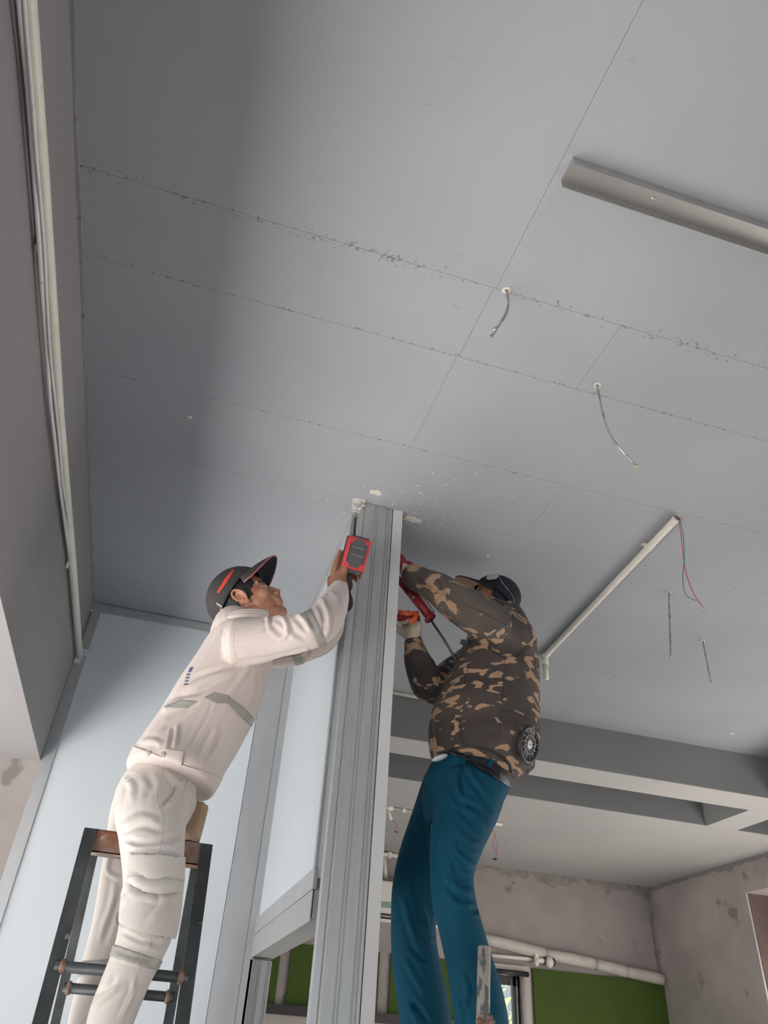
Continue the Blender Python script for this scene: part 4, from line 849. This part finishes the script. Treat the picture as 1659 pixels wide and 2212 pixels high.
for s_, h_ in ((leg_n, 1), (leg_f, 1)):
    q = ay(*s_[-1][:3]); shoe(V((q.x, q.y, z1-.45+.0125)), (1, .1, 0), man)
# cap
cap, CP, CC, CR = make_cap('cap', 'charcoal baseball cap with red side stripe, worn by the worker in beige', HC, HC, HM, M_cap, M_capb, 1.06, (.038, .43), M_redpip, .080, .10, 5.0, .100)
ct = [o for o in bpy.data.objects if o.parent == cap and o.name.startswith('crown') and len(o.data.polygons) > 500][0]
patch('red_stripe', ct.data, poly_planes([(504, 1231), (509, 1236), (492, 1258), (476, 1284), (470, 1280), (486, 1252)]), M_redtrim, cap, .0032, .001, front=True)
tr_ = bvh(ct.data); pts = []
for px, py in ((469, 1302), (480, 1309), (479, 1318), (476, 1316), (478, 1311), (469, 1305)):
    h, n_ = cast(tr_, px, py)
    if h: pts.append(h+n_*.003)
if len(pts) > 2: obj('strap_buckle', tube(B(), pts, .0012, 6), M_metal, cap)

# ================================================================ DRILL
dr = thing('cordless_drill', 'red and black cordless drill, battery base towards us, held up at the ceiling bracket', 'drill', ay(770, 1197, 2.38))
bc = ay(771, 1196, 2.24); sc_ = scale_at(bc); vN = (O-bc).normalized()
bu = ((ay(805, 1168, 2.24)-ay(756, 1155, 2.24))); bu = (bu-vN*bu.dot(vN)).normalized(); bv = vN.cross(bu); vN = (vN+bu*.13+bv*.18).normalized(); bu = (bu-vN*bu.dot(vN)).normalized(); bv = vN.cross(bu)
HWb, HHb = 25.5*sc_, 36*sc_
def bp(a, b, n): return bc+bu*a*HWb+bv*b*HHb+vN*n
bm = B(); obox(bm, bp(0, 0, -.022), bu, bv, vN, HWb*2, HHb*2, .044, .008); obj('battery_case', bm, M_red, dr, True)
bm = B(); plate(bm, [bp(x, y, .0) for x, y in ((-.45, .86), (.42, .86), (.46, .66), (.72, .60), (.72, -.55), (.46, -.62), (.40, -.86), (-.42, -.86), (-.48, -.66), (-.72, -.60), (-.72, .55), (-.50, .62))], vN, .003); obj('battery_base_plate', bm, M_dgrey, dr)
for k in range(8):
    for q in (-1, 1): obj('grip_rib', obox(B(), bp(q*.70, .52-k*.15, .003), bu, bv, vN, .005, .004, .003), M_black, dr)
for y_ in (.34, -.12): obj('scratch_line', obox(B(), bp(.02, y_, .0033), bu, bv, vN, HWb*1.1, .0012, .0006), M_tube, dr)
for x_, y_ in ((-.80, .84), (.82, .80), (-.80, -.80), (.80, -.84)): obj('case_screw', ellip(B(), bp(x_, y_, .0005), (.003, .003, .0015), u=10, v=6), M_gunred, dr, True)
obj('battery_top', obox(B(), bp(-.05, .06, -.050), bu, bv, vN, HWb*2.02, HHb*2.06, .030, .007), M_black, dr, True)
for a in (-.45, .5): obj('latch', obox(B(), bp(a, -1.10, -.012), bu, bv, vN, .018, .018, .022, .003), M_dgrey, dr)
obj('latch_bar', obox(B(), bp(.02, -1.08, -.018), bu, bv, vN, .045, .016, .02, .003), M_dgrey, dr)
obj('top_lip', obox(B(), bp(.1, 1.02, -.012), bu, bv, vN, .055, .008, .016, .002), M_black, dr)
body_c = bp(.10, .42, -.15); handle = tube(B(), [bp(0, .05, -.055), bp(-.15, .1, -.11), body_c], [.021, .018, .021], 14); obj('handle', handle, M_black, dr, True)
axis = (az(768, 1106, ZC-.03)-body_c).normalized()
bm = B(); tube(bm, [body_c-axis*.07, body_c-axis*.06, body_c+axis*.03, body_c+axis*.05, body_c+axis*.075], [.018, .029, .030, .024, .014], 18); obj('motor_housing', bm, M_red, dr, True)
bm = B(); tube(bm, [body_c+axis*.07, body_c+axis*.11], [.013, .010], 14); obj('chuck', bm, M_black, dr, True)
tip = az(769, 1104, ZC-.012); st = body_c+axis*.10
obj('bit_extension', tube(B(), [st, st.lerp(tip, .72)], [.0065, .0055], 10), M_black, dr, True); obj('bit_collar', tube(B(), [st.lerp(tip, .72), st.lerp(tip, .80)], .0058, 10), M_brass, dr, True); obj('bit_tip', tube(B(), [st.lerp(tip, .80), tip], [.0036, .003], 8), M_rod, dr, True)
sp = [bp(-.55, -1.0, -.03), ay(757, 1262, 2.24), ay(752, 1278, 2.23), ay(757, 1296, 2.23), ay(756, 1310, 2.24), ay(750, 1317, 2.25)]
Q_ = [V(p) for p in cat_rom([tuple(p) for p in sp], 6)]; bm = B()
for a, b in zip(Q_, Q_[1:]): bar(bm, a, b+(b-a)*.2, .017, .0025, cam_dir(1, .1, 0))
bm2 = obj('wrist_strap', bm, M_black, dr)

# ================================================================ RIGHT WORKER (camouflage)
mb = thing('person', 'person in brown camouflage fan jacket and teal trousers, reaching up beside the post', 'person', (.95, 2.7, 1.5))
gF = cam_dir(-.95, .27, .05); gU = cam_dir(.27, .88, -.66); GM = frame(gF, gU); GC = ay(1066, 1303, 2.70); GS = .98
torso2 = [(1085, 1352, 2.68, 52, 1.5), (1082, 1390, 2.68, 74, 1.35), (1078, 1430, 2.68, 86, 1.2), (1066, 1480, 2.68, 99, 1.1), (1056, 1530, 2.68, 110, 1.05), (1047, 1575, 2.68, 120, 1.0), (1046, 1612, 2.68, 119, 1.0), (1052, 1640, 2.68, 108, 1.0), (1056, 1656, 2.68, 92, 1.0)]
armA = [(1128, 1400, 2.54, 40), (1104, 1374, 2.52, 49), (1063, 1350, 2.48, 47), (1022, 1322, 2.45, 46), (985, 1300, 2.45, 42), (947, 1272, 2.49, 35), (914, 1256, 2.54, 29), (893, 1245, 2.57, 27), (885, 1240, 2.58, 25)]
armB = [(1050, 1420, 2.90, 44), (1000, 1450, 2.88, 42), (955, 1478, 2.82, 38), (928, 1484, 2.76, 36), (914, 1455, 2.72, 35), (902, 1425, 2.68, 30), (895, 1395, 2.65, 22), (893, 1384, 2.64, 20)]
hips2 = [(1036, 1640, 2.68, 72, 1.0), (1028, 1665, 2.68, 80, 1.0), (1005, 1700, 2.69, 88, 1.0), (990, 1755, 2.69, 82, 1.0), (978, 1800, 2.69, 62, 1.1)]
legA = [(1020, 1700, 2.60, 70, .9), (1003, 1760, 2.58, 66, 1.0), (986, 1820, 2.56, 58, 1.0), (976, 1885, 2.55, 48, 1.05), (980, 1945, 2.54, 47, 1.05), (996, 2010, 2.55, 48, 1.05), (1014, 2080, 2.57, 51, 1.0), (1030, 2150, 2.59, 56, 1.0), (1042, 2215, 2.60, 58, 1.0), (1046, 2262, 2.61, 54, 1.0)]
legB = [(975, 1700, 2.80, 62, .9), (946, 1770, 2.82, 58, 1.0), (915, 1850, 2.83, 53, 1.0), (896, 1930, 2.83, 50, 1.0), (893, 2010, 2.83, 49, 1.0), (899, 2080, 2.84, 52, 1.0), (912, 2160, 2.85, 55, 1.0), (922, 2225, 2.86, 56, 1.0), (925, 2262, 2.86, 52, 1.0)]
bm = B(); head_shapes(bm, GC, GM, GS); ear_shapes(bm, GC, GM, -1, GS)
nb2 = ay(1088, 1372, 2.69); capsule(bm, GC+GM @ V((-.02, 0, -.04)), nb2, .054, .062); capsule(bm, GC+GM @ V((.01, 0, -.07)), nb2, .042, .05)
limb(bm, torso2[:-1], k=.78); limb(bm, hips2, k=.82)
for a_, k_ in ((armA, .66), (armB, .66), (legA, .7), (legB, .7)): limb(bm, a_, k=k_)
WA = ay(884, 1238, 2.59); DA = (ay(866, 1200, 2.64)-WA).normalized(); NA_ = cam_dir(-.9, -.25, -.3)
WB = ay(893, 1378, 2.645); DB = (ay(886, 1318, 2.64)-WB).normalized(); NB = cam_dir(-.45, .1, .88)
capsule(bm, ay(893, 1392, 2.65), WB+DB*.02, .024); capsule(bm, ay(893, 1245, 2.57), WA+DA*.01, .026)
hand_shapes(bm, WA, DA, NA_, 1, .95, curl=(40, 50, 30)); hand_shapes(bm, WB, DB, NB, -1, .95, curl=(72, 80, 50), thumb=(50, 40))
me = remesh(bm, .0032, 3, .45)
body2 = link('body', me, M_skin, mb); face_details(me, GC, GM, mb, GS)
def hair2(p):
    q = local(p, GC, GM, GS); x, y, z = q[:, 0], np.abs(q[:, 1]), q[:, 2]
    return (np.linalg.norm(q, axis=1) < .15) & (x < .03) & (z > np.where(x > .012, -.005, -.085)) & (y < .079)
patch_pred('hair', me, hair2, M_hair, mb, .004, .004, .0015)
# camouflage jacket: puffed body and two sleeves in one
bm = B(); limb(bm, torso2, cap=True, seg=32); limb(bm, armA); limb(bm, armB)
limb(bm, [(1098, 1330, 2.68, 34, 1.5), (1092, 1352, 2.68, 52, 1.4), (1086, 1380, 2.68, 66, 1.3)]); limb(bm, [(1110, 1640, 2.66, 40, 1.3), (1126, 1650, 2.66, 34, 1.3), (1128, 1662, 2.66, 20, 1.6)])
me = remesh(bm, .0047, 5, .5)
ripple(me, .0024, 6, (1, 1, .8), 21.0, False)
folds(me, [([(955, 1240), (962, 1262), (975, 1285), (1000, 1300)], 5, .009), ([(950, 1245), (955, 1268), (965, 1290)], 4, -.006), ([(899, 1246), (915, 1260), (935, 1272)], 3, -.012), ([(897, 1252), (913, 1267), (935, 1280)], 3, .006),
           ([(938, 1272), (980, 1296), (1030, 1320), (1080, 1345)], 3.5, .005), ([(935, 1278), (980, 1303), (1040, 1332)], 4, -.005), ([(910, 1225), (925, 1232), (928, 1250)], 4, .007), ([(905, 1235), (915, 1245)], 4, -.007),
           ([(1004, 1370), (1040, 1378), (1075, 1405), (1098, 1418)], 5, -.012), ([(1010, 1362), (1050, 1368), (1085, 1392)], 6, .006), ([(1090, 1412), (1118, 1412), (1145, 1385)], 4, -.008), ([(1085, 1420), (1098, 1440), (1092, 1470)], 4, -.005),
           ([(940, 1310), (970, 1320), (1000, 1350)], 6, .006), ([(1100, 1325), (1125, 1350), (1135, 1385)], 6, .006), ([(995, 1530), (993, 1560), (998, 1595), (1004, 1612)], 4, -.009), ([(988, 1530), (986, 1560), (990, 1600)], 4, .006),
           ([(935, 1540), (932, 1580), (940, 1612)], 3.5, -.007), ([(1080, 1530), (1120, 1540), (1160, 1565)], 3.5, -.005), ([(1010, 1600), (1050, 1592), (1090, 1610)], 7, .006), ([(1060, 1440), (1075, 1480), (1070, 1540)], 8, .005),
           ([(950, 1630), (990, 1622), (1030, 1618), (1070, 1628), (1105, 1655)], 5, -.010), ([(880, 1410), (884, 1440), (893, 1470)], 4, -.007), ([(915, 1410), (930, 1425), (945, 1430)], 4, .008), ([(890, 1470), (905, 1500), (930, 1510)], 4, .007), ([(1105, 1660), (1135, 1668), (1155, 1650)], 5, -.010), ([(1110, 1645), (1140, 1655), (1158, 1635)], 5, .007)])
jk = link('jacket', me, M_camo, mb); j2 = bvh(me)
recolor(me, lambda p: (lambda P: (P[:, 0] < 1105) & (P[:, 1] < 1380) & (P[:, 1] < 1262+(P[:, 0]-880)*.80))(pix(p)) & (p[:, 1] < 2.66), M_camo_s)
for pl in ([(938, 1275), (990, 1300), (1040, 1325), (1100, 1352)], [(1092, 1410), (1130, 1405), (1156, 1370)], [(1090, 1425), (1088, 1480), (1082, 1540), (1076, 1610)], [(1080, 1528), (1120, 1540), (1162, 1568)], [(1020, 1395), (1012, 1440), (1000, 1480)],
           [(995, 1525), (993, 1560), (997, 1590), (1006, 1612)], [(935, 1535), (931, 1575), (938, 1612)], [(1112, 1558), (1112, 1590), (1113, 1612)]):
    seam('stitching', j2, pl, M_black, jk, .0008)
bm = B(); cc = [ay(x, y, yy) for x, y, yy in ((1118, 1332, 2.66), (1100, 1316, 2.60), (1076, 1304, 2.57), (1052, 1308, 2.57), (1030, 1330, 2.62))]
tube(bm, cc, .022, 10, 5); obj('collar', bm, M_camo, jk, True)
bm = B(); rg = random.Random(6)                     # black gathered hem and strap ends
for pl in ([(945, 1628), (985, 1616), (1030, 1612), (1065, 1622), (1095, 1645), (1106, 1668)],):
    pts = []
    for q in cat_rom([tuple(map(float, p)) for p in pl], 6):
        h, n_ = cast(j2, *q)
        if h: pts.append(h+n_*.001+V((0, 0, rg.uniform(-.002, .002))))
    tube(bm, pts, .0055, 8)
obj('elastic_hem', bm, M_black, jk, True)
obj('strap_end', obox(B(), ay(1003, 1388, 2.58), cam_dir(1, -.3, 0), cam_dir(.3, 1, 0), cam_dir(0, 0, 1), .035, .022, .006, .003), M_black, jk)
bm = B(); ellip(bm, ay(985, 1432, 2.66), (.045, .03, .022)); ellip(bm, ay(972, 1440, 2.70), (.03, .03, .026)); obj('front_strap_bundle', bm, M_black, jk, True)
# cooling fan set in the jacket back
h, n_ = cast(j2, 1139, 1608); n_ = (n_*.5+V((.55, -.83, -.1))*.5).normalized(); fu = V((0, 0, 1)); fu = (fu-n_*fu.dot(n_)).normalized(); fr = fu.cross(n_); FM = Matrix((n_, fr, fu)).transposed(); fc = h+n_*.004; RA = .062
fan = thing('jacket_fan', '', 'x', fc); del fan['label']; del fan['category']; fan.parent = mb; fan.matrix_parent_inverse = Matrix.Translation(-mb.location)
def fp(r_, a, d=0): return fc+fr*(r_*math.cos(a))+fu*(r_*math.sin(a))+n_*d
bm = B(); tube(bm, [fp(RA, 2*math.pi*k/32, .002) for k in range(33)], .007, 8); obj('fan_rim', bm, M_black, fan, True)
bm = B(); plate(bm, [fp(RA, 2*math.pi*k/32, -.012) for k in range(32)], n_, .004); obj('fan_back', bm, M_black, fan)
for k in range(26):
    a = 2*math.pi*k/26; obj('fan_grille_bar', tube(B(), [fp(.014, a, .006), fp(.034, a+.10, .008), fp(RA-.004, a+.34, .004)], .0011, 5, 3), M_dgrey if k % 2 else M_tube, fan, True)
bm = B(); tube(bm, [fp(.034, 2*math.pi*k/28, .008) for k in range(29)], .0011, 5); obj('fan_ring', bm, M_tube, fan, True)
bm = B(); ellip(bm, fp(0, 0, .007), (.003, .0165, .0165), FM, 20, 10); obj('fan_hub', bm, M_shirt, fan, True)
obj('hub_mark', tube(B(), [fp(0, 0, .0102)+fr*(x*.0012)+fu*(y*.0012) for x, y in ((-6, -2), (-5, 3), (-3, -2), (-2, 2), (0, -1), (1, 3), (3, -2), (4, 1), (6, 0))], .0007, 5, 3), M_leaf, fan)
# trousers
bm = B(); limb(bm, hips2, cap=False); limb(bm, legA); limb(bm, legB)
me = remesh(bm, .0050, 5, .5)
ripple(me, .0024, 5, (1, 1, 1.2), 40.0, False)
folds(me, [([(975, 1655), (985, 1690), (1000, 1730)], 6, .008), ([(1000, 1640), (995, 1680), (1000, 1728)], 3.5, -.010), ([(1005, 1645), (1030, 1690), (1060, 1735), (1068, 1770)], 5, .009), ([(1015, 1690), (1040, 1715), (1055, 1750)], 5, -.007),
           ([(1000, 1730), (1035, 1750), (1055, 1775)], 5, -.008), ([(1000, 1745), (1030, 1765), (1048, 1790)], 5, .008), ([(990, 1750), (1020, 1780), (1040, 1810)], 5, -.006), ([(960, 1680), (975, 1710), (1005, 1745)], 6, -.007), ([(985, 1790), (1010, 1815), (1035, 1825)], 6, .006),
           ([(985, 1820), (1005, 1845), (1032, 1855)], 5, -.007), ([(990, 1840), (1010, 1865), (1030, 1870)], 5, .006), ([(975, 1850), (990, 1890), (1012, 1905)], 6, -.007), ([(965, 1900), (990, 1940), (1025, 1945)], 6, -.010), ([(960, 1890), (985, 1920), (1020, 1928)], 7, .010),
           ([(1018, 1960), (1025, 1968), (1035, 1960)], 5, -.010), ([(935, 1860), (940, 1940), (955, 2010), (975, 2090)], 7, .007), ([(920, 1740), (918, 1800), (926, 1870)], 6, -.005), ([(895, 1900), (905, 1960), (918, 2000)], 7, -.008), ([(870, 1930), (885, 1990), (905, 2050)], 7, .008),
           ([(900, 1990), (920, 2020), (935, 2035)], 6, .010), ([(910, 1930), (925, 1970), (938, 2000)], 6, -.010), ([(885, 2040), (905, 2065), (925, 2075)], 6, -.007), ([(870, 2060), (895, 2110), (920, 2150)], 6, .006), ([(1000, 2100), (1010, 2140), (1005, 2180)], 5, .009), ([(1020, 2130), (1040, 2160), (1080, 2175)], 6, -.007),
           ([(990, 2150), (1005, 2190), (1000, 2212)], 5, -.007), ([(880, 2165), (895, 2195), (905, 2215)], 5, .009), ([(890, 2165), (910, 2185), (925, 2212)], 5, -.009), ([(950, 1760), (938, 1830), (942, 1900)], 4, -.006)])
tr2 = link('trousers', me, M_teal, mb); t2 = bvh(me)
patch('belt', me, [plane_px((968, 1596), (1100, 1668), (1020, 1655)), plane_px((960, 1616), (1096, 1698), (1030, 1620))], M_belt, tr2, .004, .003)
patch('shirt_band', me, [plane_px((1040, 1600), (1112, 1650), (1060, 1680)), plane_px((968, 1597), (1100, 1669), (1040, 1600))], M_navy, tr2, .003, .002)
patch('belt_loop', me, poly_planes([(1062, 1634), (1070, 1638), (1056, 1660), (1048, 1657)]), M_teal, tr2, .008, .002, front=True)
for pl in ([(1010, 1640), (998, 1680), (1000, 1728)], [(925, 1700), (930, 1800), (950, 1930), (975, 2060)]): seam('stitching', t2, pl, M_teal, tr2, .0011)
bm = B(); ellip(bm, ay(950, 1637, 2.60), (.034, .02, .010), Matrix.Rotation(math.radians(-25), 3, 'Y')); obj('shirt_tail', bm, M_shirt, mb, True)
for s_ in (legA, legB): q = ay(*s_[-1][:3]); shoe(V((q.x, q.y, q.z-.115)), (-1, .1, 0), mb)
# gloves
def glove(nm, W, D, N, side, s, curl, thumb, cuff0, lab, thr):
    g_ = thing(nm, lab, 'glove', W); bm = B(); hand_shapes(bm, W, D, N, side, s, curl=curl, thumb=thumb, fat=1.24)
    capsule(bm, cuff0, W+D*.03, .034, .036); me = remesh(bm, .0032, 3, .45)
    co = get_co(me); ax_ = np.array(D); no = get_no(me); tt_ = (co-np.array(W)) @ ax_; sd_ = np.array(D.cross(N).normalized()); yy = (co-np.array(W)) @ sd_
    rib = np.where(tt_ < .045, np.sin(yy*1500)*.0008, 0); put_co(me, co+no*rib[:, None])
    o = link('glove_shell', me, M_knit, g_)
    recolor(me, lambda p: ((p-np.array(W)) @ ax_) > thr+.012*np.array([noise.noise(V(q)*50) for q in p]), M_latex); return g_
glove('work_glove', WA, DA, NA_, 1, .98, (40, 50, 30), (40, 20), ay(892, 1245, 2.58), 'red coated glove higher up, pressed behind the post track', .012)
glove('work_glove', WB, DB, NB, -1, .98, (72, 80, 50), (50, 40), ay(893, 1380, 2.645), 'cream knit glove with red fingers gripping the caulking gun trigger', .062)
obj('bracelet', tube(B(), [ay(x, y, 2.615) for x, y in ((880, 1386), (890, 1383), (900, 1379), (908, 1375))], .0018, 6, 4), M_black, mb)
# cap and glasses
cap2, _, _, _ = make_cap('cap', 'black cap with tan brim lining worn by the worker in camouflage', GC, GC, GM, M_capb, M_tan, 1.0, (.010, .52), M_capb, .092, -.16, 3.0)
c2 = [o for o in bpy.data.objects if o.parent == cap2 and o.name.startswith('crown') and len(o.data.polygons) > 500][0]; ct2 = bvh(c2.data)
sg = thing('sunglasses', 'round-lens glasses pushed up on top of the black cap', 'glasses', ay(1063, 1245, 2.66))
h, n_ = cast(ct2, 1070, 1262); n_ = n_ or V((0, 0, 1)); lc = ay(1064, 1246, (h.y if h else 2.62)); ln = cam_dir(-.28, .90, .34); lu = ln.orthogonal().normalized()
a1 = cam_dir(.97, .22, 0); a1 = (a1-ln*a1.dot(ln)).normalized(); LM = Matrix((a1, ln.cross(a1), ln)).transposed()
obj('lens', ellip(B(), lc, (.029, .024, .0022), LM, 24, 10), M_tube, sg, True)
bm = B(); tube(bm, [lc+LM @ V((.029*math.cos(k*math.pi/12), .024*math.sin(k*math.pi/12), 0)) for k in range(25)], .0012, 6); obj('lens_rim', bm, M_metal, sg, True)
pts = [lc+a1*.027]
for px, py in ((1083, 1258), (1095, 1272), (1106, 1286), (1109, 1295), (1108, 1305), (1106, 1312)):
    h, n_ = cast(ct2, px, py)
    if h: pts.append(h+n_*.003)
obj('temple_arm', tube(B(), pts, .0012, 6), M_metal, sg, True)
# caulking gun
gn = thing('caulking_gun', 'dusty red caulking gun with grey cartridge and orange trigger in the gloved hands', 'tool', ay(905, 1300, 2.62))
G0, G1 = ay(848, 1232, 2.66), ay(928, 1334, 2.60); ga = (G1-G0).normalized(); gs = cam_dir(.8, .6, 0); gs = (gs-ga*gs.dot(ga)).normalized(); gn_ = ga.cross(gs)
obj('frame_arm', obox(B(), (G0+G0.lerp(G1, .72))/2-gs*.004, ga, gs, gn_, (G1-G0).length*.74, .026, .006, .002), M_gunred, gn)
obj('cradle', tube(B(), [G0.lerp(G1, .50)+gs*.006, G1+gs*.004], .021, 14), M_gunred, gn, True)
obj('cartridge', tube(B(), [G0.lerp(G1, .55)+gs*.026-gn_*.0, G1-ga*.008+gs*.022], .012, 14), M_tube, gn, True)
obj('end_plate', tube(B(), [G1, G1+ga*.008], .026, 16), M_gunred, gn, True); obj('pivot_bolt', ellip(B(), G0.lerp(G1, .62)-gn_*(.022 if gn_.dot(FWD) > 0 else -.022), (.008, .008, .006)), M_rust, gn, True)
obj('plunger_rod', tube(B(), [G1-ga*.02, ay(958, 1380, 2.58), ay(986, 1427, 2.57)], .0052, 10), M_dsteel, gn, True)
obj('trigger', tube(B(), [ay(861, 1321, 2.56), ay(880, 1326, 2.55), ay(900, 1324, 2.57)], [.008, .0105, .009], 10, 3), M_orange, gn, True)
obj('trigger_lever', tube(B(), [ay(901, 1324, 2.57), ay(896, 1336, 2.55), ay(884, 1347, 2.55)], [.009, .0105, .008], 10, 3), M_orange, gn, True)
# ================================================================ LADDER OF THE RIGHT WORKER
l2 = thing('step_ladder', 'paint-flaked round steel ladder pole end in front of the teal trousers', 'ladder', (1.0, 2.5, 0))
pA0, pA1 = ay(1046, 2046, 2.42), ay(1043, 2212, 2.40); pAf = to_floor(pA0, pA1)
obj('stile', tube(B(), [pA0, pAf], .0195, 20), M_psteel, l2, True)
pB0 = V((pA0.x-.10, 3.05, 1.60)); pBf = V((pAf.x-.14, 3.05, 0)); obj('stile', tube(B(), [pB0, pBf], .0195, 20), M_psteel, l2, True)
zq = ay(*legA[-1][:3]).z-.115-.019
for k, z_ in enumerate((zq, zq-.4, zq-.8, zq-1.2)):
    if z_ < .05: continue
    a, b = along(pA0, pAf, z_), along(pB0, pBf, min(z_, 1.59)); obj('rung', tube(B(), [a, b], .015, 12), M_psteel, l2, True)
q = ay(1043, 2207, 2.40); bm = B(); rg = random.Random(4)
for k in range(14): ellip(bm, q+V((rg.gauss(0, .013), rg.gauss(-.008, .006), rg.gauss(0, .008))), (.012, .010, .009), u=8, v=6)
obj('weld', bm, M_weld, l2, True)
